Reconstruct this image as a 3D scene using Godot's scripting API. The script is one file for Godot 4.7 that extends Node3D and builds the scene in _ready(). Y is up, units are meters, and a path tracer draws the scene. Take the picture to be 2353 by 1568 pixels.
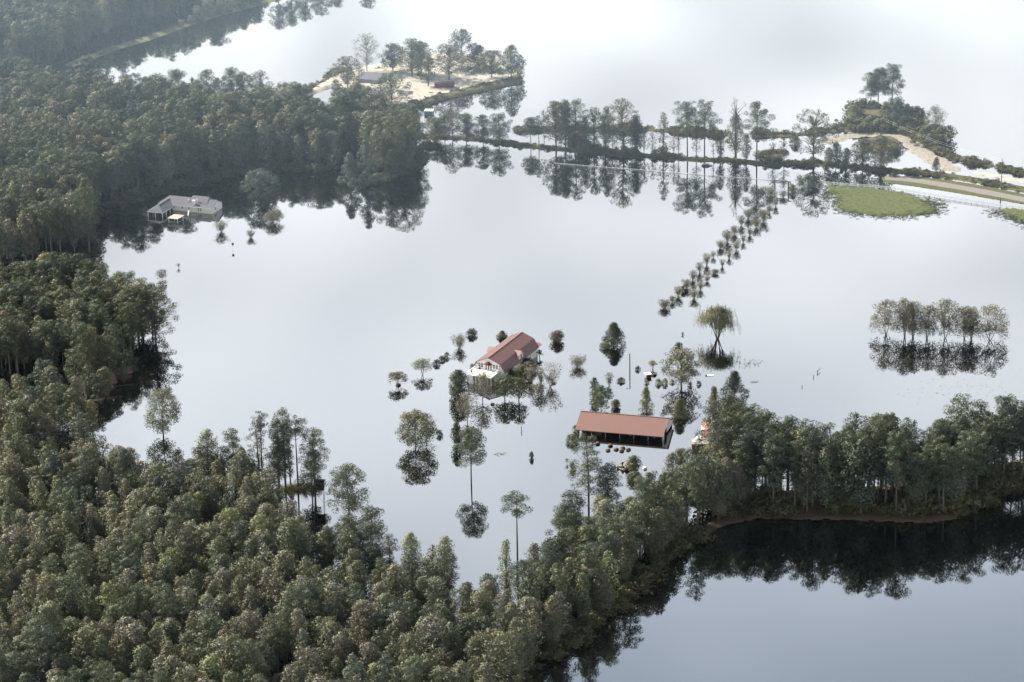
extends Node3D
# A flooded farm seen from the air: brown flood water that mirrors a bright hazy sky, woods standing in it, two barns, silos, a farmhouse.
# y = 0 is the water surface. Places were surveyed on the photograph and are laid out on the ground with at().

const LENS := 7500.0
const EYE_HEIGHT := 406.0
const TILT := 20.0
const ROLL := 1.2
const SUN_ROUND := -58.0
const SUN_UP := 38.0

var rng := RandomNumberGenerator.new()
var used := {}
var eye: Vector3
var eye_basis: Basis
var M := {}
var leaf_tints := {}
var noise_a := FastNoiseLite.new()

# ---------------------------------------------------------------- survey
func at(x: float, y: float, h := 0.0) -> Vector3:
	var d := eye_basis * Vector3((x - 1176.5) / LENS, -(y - 784.0) / LENS, -1.0)
	return eye + d * ((h - eye.y) / d.y)

func seen(p: Vector3) -> Vector2:
	var v := eye_basis.transposed() * (p - eye)
	return Vector2(1176.5 + LENS * v.x / -v.z, 784.0 - LENS * v.y / -v.z)

func scale_at(p: Vector3) -> float:
	return LENS / -(eye_basis.transposed() * (p - eye)).z

func height_to(base: Vector3, top_y: float) -> float:
	var h0 := 0.0
	var h1 := 10.0
	for k in 6:
		var y0 := seen(base + Vector3(0, h0, 0)).y
		var y1 := seen(base + Vector3(0, h1, 0)).y
		if absf(y1 - y0) < 0.0001:
			break
		var h2 := h1 + (top_y - y1) * (h1 - h0) / (y1 - y0)
		h0 = h1
		h1 = h2
	return h1

# ---------------------------------------------------------------- mesh collector
class Shape:
	var v := PackedVector3Array()
	var n := PackedVector3Array()
	var c := PackedColorArray()
	var f := PackedInt32Array()
	var tinted := false

	func tri(a: Vector3, b: Vector3, d: Vector3, normal: Vector3, col := Color.WHITE) -> void:
		var k := v.size()
		v.append(a); v.append(b); v.append(d)
		n.append(normal); n.append(normal); n.append(normal)
		if tinted:
			c.append(col); c.append(col); c.append(col)
		if (d - a).cross(b - a).dot(normal) >= 0.0:
			f.append(k); f.append(k + 1); f.append(k + 2)
		else:
			f.append(k); f.append(k + 2); f.append(k + 1)

	func quad(a: Vector3, b: Vector3, d: Vector3, e: Vector3, normal: Vector3, col := Color.WHITE) -> void:
		var k := v.size()
		v.append(a); v.append(b); v.append(d); v.append(e)
		for j in 4:
			n.append(normal)
		if tinted:
			for j in 4:
				c.append(col)
		if (d - a).cross(b - a).dot(normal) >= 0.0:
			f.append_array([k, k + 1, k + 2, k, k + 2, k + 3])
		else:
			f.append_array([k, k + 2, k + 1, k, k + 3, k + 2])

	func face(p: Array, hint: Vector3) -> void:          # flat convex polygon, turned towards hint
		var normal: Vector3 = (p[2] - p[0]).cross(p[1] - p[0]).normalized()
		if normal.dot(hint) < 0.0:
			normal = -normal
		for j in range(1, p.size() - 1):
			tri(p[0], p[j], p[j + 1], normal)

	func box(at_: Vector3, size: Vector3, turn := Basis.IDENTITY) -> void:
		var h := size * 0.5
		for ax in 3:
			for s in [-1.0, 1.0]:
				var o := Vector3.ZERO
				o[ax] = s
				var p := Vector3.ZERO
				p[(ax + 1) % 3] = 1.0
				var q := Vector3.ZERO
				q[(ax + 2) % 3] = 1.0
				var m := turn * (o * h)
				var pp := turn * (p * h)
				var qq := turn * (q * h)
				quad(at_ + m - pp - qq, at_ + m + pp - qq, at_ + m + pp + qq, at_ + m - pp + qq, turn * o)

	func bar(a: Vector3, b: Vector3, w: float, h: float) -> void:
		var d := b - a
		var z := d.normalized()
		var x := (Vector3.UP if absf(z.y) < 0.9 else Vector3.RIGHT).cross(z).normalized()
		box((a + b) * 0.5, Vector3(w, h, d.length()), Basis(x, z.cross(x), z))

	func slab(p: Array, thick: float) -> void:           # a sheet with thickness, its top at p
		var normal: Vector3 = (p[2] - p[0]).cross(p[1] - p[0]).normalized()
		if normal.y < 0.0:
			normal = -normal
		var low := []
		for q in p:
			low.append(q - normal * thick)
		face(p, normal)
		face(low, -normal)
		var mid := Vector3.ZERO
		for q in p:
			mid += q / p.size()
		for j in p.size():
			var k := (j + 1) % p.size()
			var side: Vector3 = (p[j] + p[k]) * 0.5 - mid
			face([p[j], p[k], low[k], low[j]], side)

	func extrude(outline: Array, a: float, b: float, axis := 2) -> void:   # convex outline (Vector2) swept from a to b along x (0) or z (2)
		var pa := []
		var pb := []
		var mid := Vector3.ZERO
		for q in outline:
			pa.append(Vector3(a, q.y, q.x) if axis == 0 else Vector3(q.x, q.y, a))
			pb.append(Vector3(b, q.y, q.x) if axis == 0 else Vector3(q.x, q.y, b))
		for q in pa:
			mid += q / pa.size()
		var out := Vector3.ZERO
		out[axis] = signf(b - a)
		face(pb, out)
		face(pa, -out)
		for j in pa.size():
			var k := (j + 1) % pa.size()
			face([pa[j], pa[k], pb[k], pb[j]], (pa[j] + pa[k]) * 0.5 - mid)

	func tube(a: Vector3, b: Vector3, ra: float, rb: float, sides := 5) -> void:
		var z := (b - a).normalized()
		var x := (Vector3.UP if absf(z.y) < 0.9 else Vector3.RIGHT).cross(z).normalized()
		var y := z.cross(x)
		var k := v.size()
		for j in sides:
			var t := TAU * j / sides
			var d := x * cos(t) + y * sin(t)
			v.append(a + d * ra); v.append(b + d * rb)
			n.append(d); n.append(d)
			if tinted:
				c.append(Color.WHITE); c.append(Color.WHITE)
		for j in sides:
			var l := (j + 1) % sides
			f.append_array([k + j * 2, k + l * 2 + 1, k + l * 2, k + j * 2, k + j * 2 + 1, k + l * 2 + 1])

	func lathe(at_: Vector3, profile: Array, sides := 20) -> void:    # profile of Vector2(radius, height), bottom to top, smooth round, sharp along
		for j in sides:
			var t0 := TAU * j / sides
			var t1 := TAU * (j + 1) / sides
			for m in profile.size() - 1:
				var p: Vector2 = profile[m]
				var q: Vector2 = profile[m + 1]
				var d0 := Vector3(cos(t0), 0, sin(t0))
				var d1 := Vector3(cos(t1), 0, sin(t1))
				var slope := Vector2(q.y - p.y, p.x - q.x).normalized()
				var normal := ((d0 + d1).normalized() * slope.x + Vector3.UP * slope.y).normalized()
				quad(at_ + d0 * p.x + Vector3.UP * p.y, at_ + d1 * p.x + Vector3.UP * p.y, at_ + d1 * q.x + Vector3.UP * q.y, at_ + d0 * q.x + Vector3.UP * q.y, normal)

	func mesh(mat: Material, into: ArrayMesh = null) -> ArrayMesh:
		var m := into if into else ArrayMesh.new()
		var a := []
		a.resize(Mesh.ARRAY_MAX)
		a[Mesh.ARRAY_VERTEX] = v
		a[Mesh.ARRAY_NORMAL] = n
		if tinted:
			a[Mesh.ARRAY_COLOR] = c
		a[Mesh.ARRAY_INDEX] = f
		m.add_surface_from_arrays(Mesh.PRIMITIVE_TRIANGLES, a)
		m.surface_set_material(m.get_surface_count() - 1, mat)
		return m

# ---------------------------------------------------------------- naming
func numbered(called: String) -> String:
	var k: int = used.get(called, -1) + 1
	used[called] = k
	return called if k == 0 else "%s_%03d" % [called, k]

func tag(o: Node, label: String, category: String, group := "", kind := "") -> Node:
	o.set_meta("label", label)
	o.set_meta("category", category)
	if group:
		o.set_meta("group", group)
	if kind:
		o.set_meta("kind", kind)
	return o

func thing(called: String, label: String, category: String, where: Vector3, turn := Basis.IDENTITY, group := "") -> Node3D:
	var o := Node3D.new()
	o.name = numbered(called)
	add_child(o, true)
	o.transform = Transform3D(turn, where)
	tag(o, label, category, group)
	return o

func build(called: String, s: Shape, mat: Material, parent: Node = self) -> MeshInstance3D:
	var o := MeshInstance3D.new()
	o.name = numbered(called) if parent == self else called
	o.mesh = s.mesh(mat)
	parent.add_child(o, true)
	return o

func put(called: String, mesh: Mesh, parent: Node, where := Transform3D.IDENTITY) -> MeshInstance3D:
	var o := MeshInstance3D.new()
	o.name = called
	o.mesh = mesh
	o.transform = where
	parent.add_child(o, true)
	return o

# ---------------------------------------------------------------- materials
func lin(r: float, g: float, b: float) -> Color:
	return Color(r, g, b).linear_to_srgb()

func plain(r: float, g: float, b: float, rough := 0.8, spec := 0.4) -> StandardMaterial3D:
	var m := StandardMaterial3D.new()
	m.albedo_color = lin(r, g, b)
	m.roughness = rough
	m.metallic_specular = spec
	return m

func noise_texture(freq: float, sd: int, ramp: Array, size := 512) -> NoiseTexture2D:
	var fn := FastNoiseLite.new()
	fn.seed = sd
	fn.frequency = freq
	fn.fractal_octaves = 5
	fn.fractal_gain = 0.6
	var t := NoiseTexture2D.new()
	t.width = size
	t.height = size
	t.seamless = true
	t.noise = fn
	var g := Gradient.new()
	var offs := PackedFloat32Array()
	var cols := PackedColorArray()
	for k in ramp.size():
		offs.append(float(k) / (ramp.size() - 1))
		cols.append(ramp[k])
	g.offsets = offs
	g.colors = cols
	t.color_ramp = g
	return t

func mottled(ramp: Array, metres: float, sd: int, rough := 0.9, freq := 0.02, spec := 0.3) -> StandardMaterial3D:
	var m := StandardMaterial3D.new()
	m.albedo_texture = noise_texture(freq, sd, ramp)
	m.uv1_triplanar = true
	m.uv1_world_triplanar = true
	m.uv1_scale = Vector3.ONE / metres
	m.roughness = rough
	m.metallic_specular = spec
	return m

func leaf_material(r: float, g: float, b: float, through := 0.45) -> StandardMaterial3D:
	var m := plain(r, g, b, 0.62, 0.42)
	m.vertex_color_use_as_albedo = true
	m.backlight_enabled = true
	m.backlight = lin(through, through, through * 0.55)
	m.cull_mode = BaseMaterial3D.CULL_DISABLED
	return m

func make_materials() -> void:
	M.bark = mottled([lin(.05, .042, .035), lin(.10, .085, .07), lin(.16, .14, .12)], 2.0, 3)
	M.pale_bark = mottled([lin(.10, .09, .075), lin(.17, .15, .13), lin(.25, .23, .2)], 2.0, 4)
	M.white = mottled([lin(.66, .67, .68), lin(.78, .78, .78), lin(.83, .82, .80)], 6.0, 5, 0.6)
	M.grey_board = mottled([lin(.38, .39, .40), lin(.5, .51, .52), lin(.58, .59, .6)], 3.0, 41, 0.7)
	M.white_trim = plain(.8, .8, .8, 0.5)
	M.cream_siding = mottled([lin(.58, .56, .47), lin(.68, .66, .56), lin(.72, .70, .62)], 5.0, 6, 0.6)
	M.red_roof = mottled([lin(.088, .030, .034), lin(.118, .040, .045), lin(.155, .058, .06)], 9.0, 7, 0.68, 0.02, 0.70)
	M.red_roof.clearcoat_enabled = true
	M.red_roof.clearcoat = 0.6
	M.red_roof.clearcoat_roughness = 0.62
	M.red_rust = mottled([lin(.13, .065, .062), lin(.195, .098, .094), lin(.215, .113, .108), lin(.265, .16, .15)], 5.0, 8, 0.65, 0.03, 0.65)
	M.pink_roof = mottled([lin(.30, .14, .12), lin(.37, .18, .155), lin(.43, .235, .20)], 3.0, 9, 0.4)
	M.shingle = mottled([lin(.075, .085, .12), lin(.125, .135, .17), lin(.18, .18, .20)], 7.0, 10, 0.9, 0.03)
	M.glass = plain(.02, .025, .03, 0.08, 0.6)
	M.maroon = plain(.10, .018, .02, 0.8)
	M.dark_wood = mottled([lin(.03, .025, .022), lin(.06, .05, .042), lin(.09, .075, .06)], 1.5, 11)
	M.weathered = mottled([lin(.16, .15, .14), lin(.26, .24, .22), lin(.36, .34, .31)], 2.0, 12)
	M.brick = mottled([lin(.05, .032, .026), lin(.09, .055, .045), lin(.13, .085, .07)], 2.0, 13)
	M.hay = mottled([lin(.06, .048, .040), lin(.115, .092, .074), lin(.17, .14, .115)], 1.2, 14, 0.95, 0.05)
	M.black = plain(.012, .012, .014, 0.35)
	M.black_wrap = plain(.02, .02, .022, 0.3)
	M.sand = mottled([lin(.19, .175, .155), lin(.36, .342, .315), lin(.44, .42, .39), lin(.27, .252, .225)], 26.0, 15, 0.95, 0.012)
	M.wet_sand = mottled([lin(.16, .15, .135), lin(.27, .255, .235), lin(.35, .335, .315)], 18.0, 16, 0.7, 0.015)
	M.lawn = mottled([lin(.040, .046, .02), lin(.072, .086, .034), lin(.098, .118, .047), lin(.055, .060, .026), lin(.086, .092, .043)], 22.0, 17, 0.95, 0.014)
	M.verge = mottled([lin(.05, .052, .024), lin(.08, .085, .036), lin(.115, .125, .05)], 9.0, 18, 0.95, 0.02)
	M.sod_ground = mottled([lin(.08, .085, .045), lin(.125, .13, .07), lin(.17, .17, .10)], 9.0, 31, 0.95, 0.02)
	M.dry_bank = mottled([lin(.055, .05, .03), lin(.095, .088, .05), lin(.14, .13, .08)], 6.0, 19, 0.95, 0.03)
	M.litter = mottled([lin(.045, .032, .026), lin(.085, .06, .048), lin(.16, .115, .085)], 7.0, 20, 0.95, 0.03)
	M.asphalt = mottled([lin(.15, .145, .14), lin(.19, .185, .18), lin(.23, .22, .21)], 14.0, 21, 0.85, 0.02)
	M.trailer_red = mottled([lin(.10, .02, .025), lin(.16, .032, .035), lin(.20, .05, .05)], 4.0, 22, 0.6)
	M.rubber = plain(.02, .02, .02, 0.9)
	M.grey_metal = plain(.35, .36, .38, 0.4)
	M.pale_metal = mottled([lin(.55, .56, .55), lin(.68, .68, .66), lin(.75, .75, .72)], 4.0, 23, 0.5)
	M.cream_metal = plain(.56, .55, .50, 0.5)
	M.teal = plain(.12, .20, .20, 0.6)
	M.blue_white = plain(.45, .52, .62, 0.4)
	M.wire = plain(.5, .5, .5, 0.35)
	M.grass_blade = leaf_material(.19, .20, .065)
	M.sod = leaf_material(.112, .13, .056)
	M.reed = leaf_material(.20, .19, .10)
	M.brush = leaf_material(.125, .13, .066)
	M.brush_dry = leaf_material(.16, .152, .09)
	leaf_tints = {
		"green": leaf_material(0.134, 0.161, 0.108), "olive": leaf_material(0.176, 0.188, 0.133), "yellow": leaf_material(0.291, 0.268, 0.152),
		"greybrown": leaf_material(0.211, 0.208, 0.184), "dark": leaf_material(0.088, 0.112, 0.086), "pine": leaf_material(0.093, 0.123, 0.083),
		"pine2": leaf_material(0.113, 0.135, 0.096), "bluegreen": leaf_material(0.122, 0.158, 0.163), "sparse": leaf_material(0.242, 0.241, 0.213),
		"lime": leaf_material(0.223, 0.261, 0.148), "pale": leaf_material(0.227, 0.247, 0.208), "rust": leaf_material(0.182, 0.151, 0.120),
		"deep": leaf_material(0.070, 0.096, 0.082), "willow": leaf_material(0.157, 0.162, 0.104)}

# ---------------------------------------------------------------- plants
func leaf(s: Shape, p: Vector3, out: Vector3, long: float, wide: float, col: Color, hang := 0.0) -> void:
	var nrm := (out + Vector3(rng.randf_range(-1, 1), rng.randf_range(-1, 1), rng.randf_range(-1, 1)) * 0.75).normalized()
	var d := nrm.cross(Vector3(rng.randf_range(-1, 1), rng.randf_range(-1, 1), rng.randf_range(-1, 1))).normalized()
	if hang > 0.0:
		d = d.lerp(Vector3.DOWN, hang).normalized()
		nrm = (nrm - d * nrm.dot(d)).normalized()
	var e := nrm.cross(d)
	s.quad(p - d * long * 0.5, p + e * wide * 0.5, p + d * long * 0.5, p - e * wide * 0.5, (nrm * 0.32 + out * 0.68).normalized() if nrm.dot(out) > -0.2 else nrm, col)

func tone() -> Color:
	var b := rng.randf_range(0.62, 1.0)
	var w := rng.randf_range(-0.10, 0.10)
	return Color(clampf(b * (1.0 + w), 0, 1), b, clampf(b * (1.0 - w), 0, 1))

func clump(s: Shape, p: Vector3, r: float, flat: float, n: int, long: float, wide: float, col: Color, hang := 0.0) -> void:
	for k in n:
		var d := Vector3(rng.randfn(), rng.randfn() + 0.25, rng.randfn()).normalized()
		var q := d * r * (0.45 + 0.62 * sqrt(rng.randf()))
		q.y *= flat
		var b := rng.randf_range(0.78, 1.0)
		var z := rng.randf_range(0.75, 1.3)
		leaf(s, p + q, d, long * z, wide * z, Color(col.r * b, col.g * b, col.b * b), hang)

# P: h height, r crown radius, low where the crown begins (share of h), shape, n clumps, cr clump radius, flat, dense, long, wide, trunk radius, stems, limbs, lean
func grow(P: Dictionary) -> Array:
	var leaves := Shape.new()
	leaves.tinted = true
	var wood := Shape.new()
	var h: float = P.h
	var R: float = P.r
	var low: float = P.get("low", 0.3) * h
	var shape: String = P.get("shape", "round")
	var n: int = P.get("n", 26)
	var cr: float = P.get("cr", 1.5)
	var flat: float = P.get("flat", 0.8)
	var long: float = P.get("long", 0.42)
	var wide: float = P.get("wide", 0.30)
	var dense: float = P.get("dense", 1.0)
	var tr: float = P.get("trunk", 0.022 * h)
	var stems: int = P.get("stems", 1)
	var hang: float = P.get("hang", 0.0)
	var lean: Vector3 = Vector3(rng.randf_range(-1, 1), 0, rng.randf_range(-1, 1)) * h * P.get("lean", 0.025)
	var top: Vector3 = Vector3(0, h * (0.93 if shape in ["pine", "cone", "column"] else 0.72), 0) + lean
	var knee := Vector3(lean.x * 0.1 + rng.randf_range(-.15, .15), top.y * 0.45, lean.z * 0.1 + rng.randf_range(-.15, .15))
	var feet := []
	if stems == 1:
		wood.tube(Vector3(0, -0.4, 0), knee, tr * 1.15, tr * 0.8, 6)
		wood.tube(knee, top, tr * 0.8, tr * 0.22, 5)
	else:
		for k in stems:
			var t := TAU * k / stems + rng.randf() * 0.8
			var d := Vector3(cos(t), 0, sin(t))
			var a := d * tr * 0.8 + Vector3(0, -0.3, 0)
			var b := d * R * rng.randf_range(0.12, 0.3) + Vector3(0, low + (h - low) * 0.15, 0)
			wood.tube(a, b, tr, tr * 0.65, 5)
			feet.append(b)
	var body := h - low
	for k in n:
		var t := (k + rng.randf()) / n
		var prof := 1.0
		match shape:
			"cone": prof = 0.10 + 0.92 * pow(1.0 - t, 0.85)
			"column": prof = pow(sin(PI * clampf(t * 0.90 + 0.07, 0, 1)), 0.55) * (1.0 - 0.25 * t)
			"pine": prof = sqrt(maxf(0.08, 1.0 - pow((t - 0.42) / 0.66, 2.0))) * rng.randf_range(0.7, 1.12)
			"vase": prof = (0.42 + 0.68 * t) if t < 0.8 else 0.98 * sqrt(maxf(0.05, (1.0 - t) / 0.2))
			"umbrella": prof = sqrt(maxf(0.02, 1.0 - pow(t, 2.2)))
			"bush": prof = sqrt(maxf(0.03, 1.0 - t * t))
			_: prof = sqrt(maxf(0.04, 1.0 - pow((t - 0.40) / 0.62, 2.0)))
		var c := cr * rng.randf_range(0.62, 1.32) * (0.8 if t > 0.85 else 1.0)
		var reach := maxf(0.0, R * prof - c * 0.6) * (rng.randf_range(0.68, 1.12) if rng.randf() < 0.72 else rng.randf() * 0.65)
		var ang := k * 2.39996 + rng.randf_range(-0.5, 0.5)
		var p: Vector3 = Vector3(cos(ang) * reach, minf(low + body * t, h - c * flat * 0.8), sin(ang) * reach) + lean * (low + body * t) / h
		p.y = maxf(p.y, c * flat * 0.55)
		if shape == "pine":
			p.y += (0.12 - reach * 0.10)
		var count := 1 + int(dense * 5.6 * c * c * (0.55 + 0.45 * flat) / (long * wide))
		clump(leaves, p, c, flat, count, long, wide, tone(), hang)
		if P.get("limbs", 0.6) > rng.randf():
			var from: Vector3
			if stems > 1:
				from = feet[k % feet.size()]
			else:
				var fy := clampf(p.y - reach * rng.randf_range(0.35, 0.8), low * 0.75, top.y * 0.97)
				from = knee * (fy / knee.y) if fy < knee.y else knee.lerp(top, (fy - knee.y) / (top.y - knee.y))
			var lr: float = tr * P.get("limb", 0.34)
			var mid := from.lerp(p, 0.55) + Vector3(0, reach * 0.08, 0)
			wood.tube(from, mid, lr, lr * 0.6, 4)
			wood.tube(mid, p, lr * 0.6, lr * 0.22, 3)
			if P.get("twigs", 0) > 0:
				for j in P.twigs:
					var q: Vector3 = p + Vector3(rng.randf_range(-1, 1), rng.randf_range(-0.1, 1.2), rng.randf_range(-1, 1)).normalized() * c
					wood.tube(p.lerp(mid, rng.randf() * 0.5), q, lr * 0.25, lr * 0.1, 3)
	return [wood, leaves]

func grow_willow(h: float, R: float) -> Array:
	var leaves := Shape.new()
	leaves.tinted = true
	var wood := Shape.new()
	var tips := []
	for k in 6:
		var t := TAU * k / 6.0
		var d := Vector3(cos(t), 0, sin(t))
		var a := d * R * 0.18 + Vector3(0, h * 0.30, 0)
		wood.tube(d * 0.2 + Vector3(0, -0.3, 0), a, 0.24, 0.17, 6)
		for j in 6:
			var u := t + rng.randf_range(-0.6, 0.6)
			var reach := rng.randf_range(0.25, 0.86)
			var b := Vector3(cos(u), 0, sin(u)) * R * reach + Vector3(0, h * (0.90 - 0.42 * reach * reach + rng.randf_range(-0.10, 0.08)), 0)
			wood.tube(a, a.lerp(b, 0.55) + Vector3(0, h * 0.07, 0), 0.12, 0.06, 4)
			wood.tube(a.lerp(b, 0.55) + Vector3(0, h * 0.07, 0), b, 0.06, 0.02, 4)
			tips.append(b)
	for b in tips:
		var col0 := tone()
		for k in rng.randi_range(28, 52):
			var p: Vector3 = b + Vector3(rng.randfn(), rng.randfn() * 0.6, rng.randfn()) * R * 0.13
			p.y = minf(p.y, h)
			var out := Vector3(p.x, R * 0.5, p.z).normalized()
			var drop := h * (0.10 + 0.20 * rng.randf() * (0.4 + Vector2(b.x, b.z).length() / R))
			var g := rng.randf_range(0.8, 1.0)
			for j in int(drop / 0.4) + 1:
				var q := p + Vector3(out.x * 0.06 * j, -j * 0.4, out.z * 0.06 * j) + Vector3(rng.randf_range(-.12, .12), 0, rng.randf_range(-.12, .12))
				if q.y < 0.15:
					break
				leaf(leaves, q, out, 0.6, 0.15, Color(col0.r * g, col0.g * g, col0.b * g), 0.6)
	return [wood, leaves]

func params(kind: String, h: float, r: float) -> Dictionary:
	match kind:
		"pine": return {"h": h, "r": r * 1.08, "low": 0.40, "shape": "pine", "n": int(clampf(15 + r * 3.4, 17, 36)), "cr": clampf(r * 0.40, 0.8, 1.9), "flat": 0.70, "long": 0.42, "wide": 0.18, "dense": 1.2, "trunk": 0.010 * h + 0.06, "limbs": 0.85, "limb": 0.3, "lean": 0.03}
		"pine_top": return {"h": h, "r": r * 1.1, "low": 0.74, "shape": "pine", "n": 18, "cr": clampf(r * 0.36, 0.8, 1.7), "flat": 0.62, "long": 0.42, "wide": 0.18, "dense": 1.2, "trunk": 0.010 * h + 0.05, "limbs": 0.85, "limb": 0.3, "lean": 0.03}
		"pine_full": return {"h": h, "r": r * 1.08, "low": 0.20, "shape": "pine", "n": int(clampf(26 + r * 4.5, 26, 52)), "cr": clampf(r * 0.36, 0.7, 1.7), "flat": 0.66, "long": 0.44, "wide": 0.19, "dense": 0.95, "trunk": 0.011 * h + 0.06, "limbs": 0.7}
		"broad": return {"h": h, "r": r, "low": 0.14, "shape": "round", "n": int(clampf(22 + r * 6.5, 24, 64)), "cr": clampf(r * 0.36, 0.6, 1.8), "flat": 0.85, "dense": 0.9, "trunk": 0.012 * h + 0.06}
		"tall": return {"h": h, "r": r, "low": 0.16, "shape": "column", "n": int(clampf(24 + h * 1.1, 26, 50)), "cr": clampf(r * 0.44, 0.6, 1.7), "flat": 0.95, "dense": 0.85, "trunk": 0.011 * h + 0.06}
		"oak": return {"h": h, "r": r, "low": 0.20, "shape": "round", "n": int(clampf(26 + r * 6.5, 30, 70)), "cr": clampf(r * 0.30, 0.6, 1.7), "flat": 0.72, "dense": 0.76, "trunk": 0.015 * h + 0.08, "limbs": 0.9, "limb": 0.40, "twigs": 1}
		"thin": return {"h": h, "r": r, "low": 0.24, "shape": "round", "n": int(clampf(24 + r * 6.0, 24, 56)), "cr": clampf(r * 0.34, 0.5, 1.6), "flat": 0.9, "dense": 0.30, "trunk": 0.011 * h + 0.05, "limbs": 1.0, "limb": 0.42, "twigs": 3, "long": 0.42, "wide": 0.26}
		"grove": return {"h": h, "r": r, "low": 0.17, "shape": "round", "n": int(clampf(34 + r * 6.0, 34, 64)), "cr": clampf(r * 0.33, 0.6, 1.6), "flat": 1.0, "dense": 0.52, "trunk": 0.010 * h + 0.04, "stems": 3, "limbs": 0.9, "limb": 0.45, "twigs": 1, "long": 0.44, "wide": 0.28}
		"vase": return {"h": h, "r": r, "low": 0.16, "shape": "vase", "n": int(clampf(22 + r * 6.0, 24, 44)), "cr": clampf(r * 0.36, 0.35, 1.1), "flat": 1.05, "dense": 0.34, "trunk": 0.04 + 0.007 * h, "stems": 6, "limbs": 1.0, "limb": 0.7, "twigs": 2, "long": 0.34, "wide": 0.2}
		"umbrella": return {"h": h, "r": r, "low": 0.42, "shape": "umbrella", "n": int(clampf(24 + r * 6.0, 24, 46)), "cr": clampf(r * 0.3, 0.35, 1.0), "flat": 0.7, "dense": 0.6, "trunk": 0.05 + 0.007 * h, "stems": 4, "limbs": 1.0, "limb": 0.6, "twigs": 1, "long": 0.34, "wide": 0.22}
		"cone": return {"h": h, "r": r, "low": 0.02, "shape": "cone", "n": int(clampf(40 + h * 2.0, 40, 84)), "cr": clampf(r * 0.34, 0.4, 1.5), "flat": 0.7, "long": 0.44, "wide": 0.24, "dense": 0.9, "trunk": 0.012 * h + 0.05, "limbs": 0.4}
		"egg": return {"h": h, "r": r, "low": 0.04, "shape": "column", "n": int(clampf(30 + h * 1.6, 30, 60)), "cr": clampf(r * 0.42, 0.4, 1.7), "flat": 0.9, "long": 0.44, "wide": 0.28, "dense": 0.95, "limbs": 0.3}
		"bush": return {"h": h, "r": r, "low": 0.0, "shape": "bush", "n": int(clampf(14 + r * 9.0, 14, 50)), "cr": clampf(minf(r, h) * 0.36, 0.22, 1.2), "flat": 0.9, "long": 0.34, "wide": 0.2, "dense": 0.8, "limbs": 0.2, "trunk": 0.06}
		"bare": return {"h": h, "r": r, "low": 0.30, "shape": "vase", "n": 26, "cr": clampf(r * 0.35, 0.4, 1.2), "flat": 1.0, "dense": 0.06, "trunk": 0.012 * h + 0.05, "limbs": 1.0, "limb": 0.5, "twigs": 5}
	return {"h": h, "r": r}

const WORDS := {"pine_top": ["pine_tree", "pine"], "pine": ["pine_tree", "pine"], "pine_full": ["pine_tree", "pine"], "broad": ["broadleaf_tree", "tree"], "tall": ["broadleaf_tree", "tree"], "oak": ["spreading_tree", "tree"], "thin": ["sparse_tree", "tree"], "grove": ["birch_tree", "tree"], "vase": ["crape_myrtle", "small tree"], "umbrella": ["ornamental_tree", "small tree"], "cone": ["conical_tree", "conifer"], "egg": ["ornamental_conifer", "conifer"], "bush": ["bush", "bush"], "bare": ["dead_tree", "dead tree"], "willow": ["willow_tree", "willow"]}

# a single tree at its surveyed foot, with its own trunk and crown
func tree(kind: String, bx: float, by: float, top_y: float, wide_px: float, tint: String, label: String, group := "", ground := 0.0) -> Node3D:
	var p := at(bx, by, ground)
	var h := maxf(0.5, height_to(p, top_y) - ground)
	var r := maxf(0.3, wide_px / scale_at(p) * (0.76 if kind == "vase" else 0.66 if kind == "grove" else 0.52 if kind == "willow" else 0.56))
	var g: Array = grow_willow(h, r) if kind == "willow" else grow(params(kind, h, r))
	var o := thing(WORDS[kind][0], label, WORDS[kind][1], p, Basis.IDENTITY, group)
	build("trunk", g[0], M.pale_bark if kind in ["vase", "grove", "thin", "umbrella"] else M.bark, o)
	build("crown", g[1], leaf_tints[tint], o)
	return o

func inside(p: Vector2, poly: PackedVector2Array) -> bool:
	return Geometry2D.is_point_in_polygon(p, poly)

func ground_poly(px: Array) -> PackedVector2Array:
	var out := PackedVector2Array()
	for k in range(0, px.size(), 2):
		var q := at(px[k], px[k + 1])
		out.append(Vector2(q.x, q.z))
	return out

func edge_distance(p: Vector2, poly: PackedVector2Array) -> float:
	var d := 1e9
	for k in poly.size():
		var q := Geometry2D.get_closest_point_to_segment(p, poly[k], poly[(k + 1) % poly.size()])
		d = minf(d, p.distance_to(q))
	return d if inside(p, poly) else -d

func line_distance(p: Vector2, line: PackedVector2Array) -> float:
	var d := 1e9
	for k in line.size() - 1:
		d = minf(d, p.distance_to(Geometry2D.get_closest_point_to_segment(p, line[k], line[k + 1])))
	return d

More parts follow.
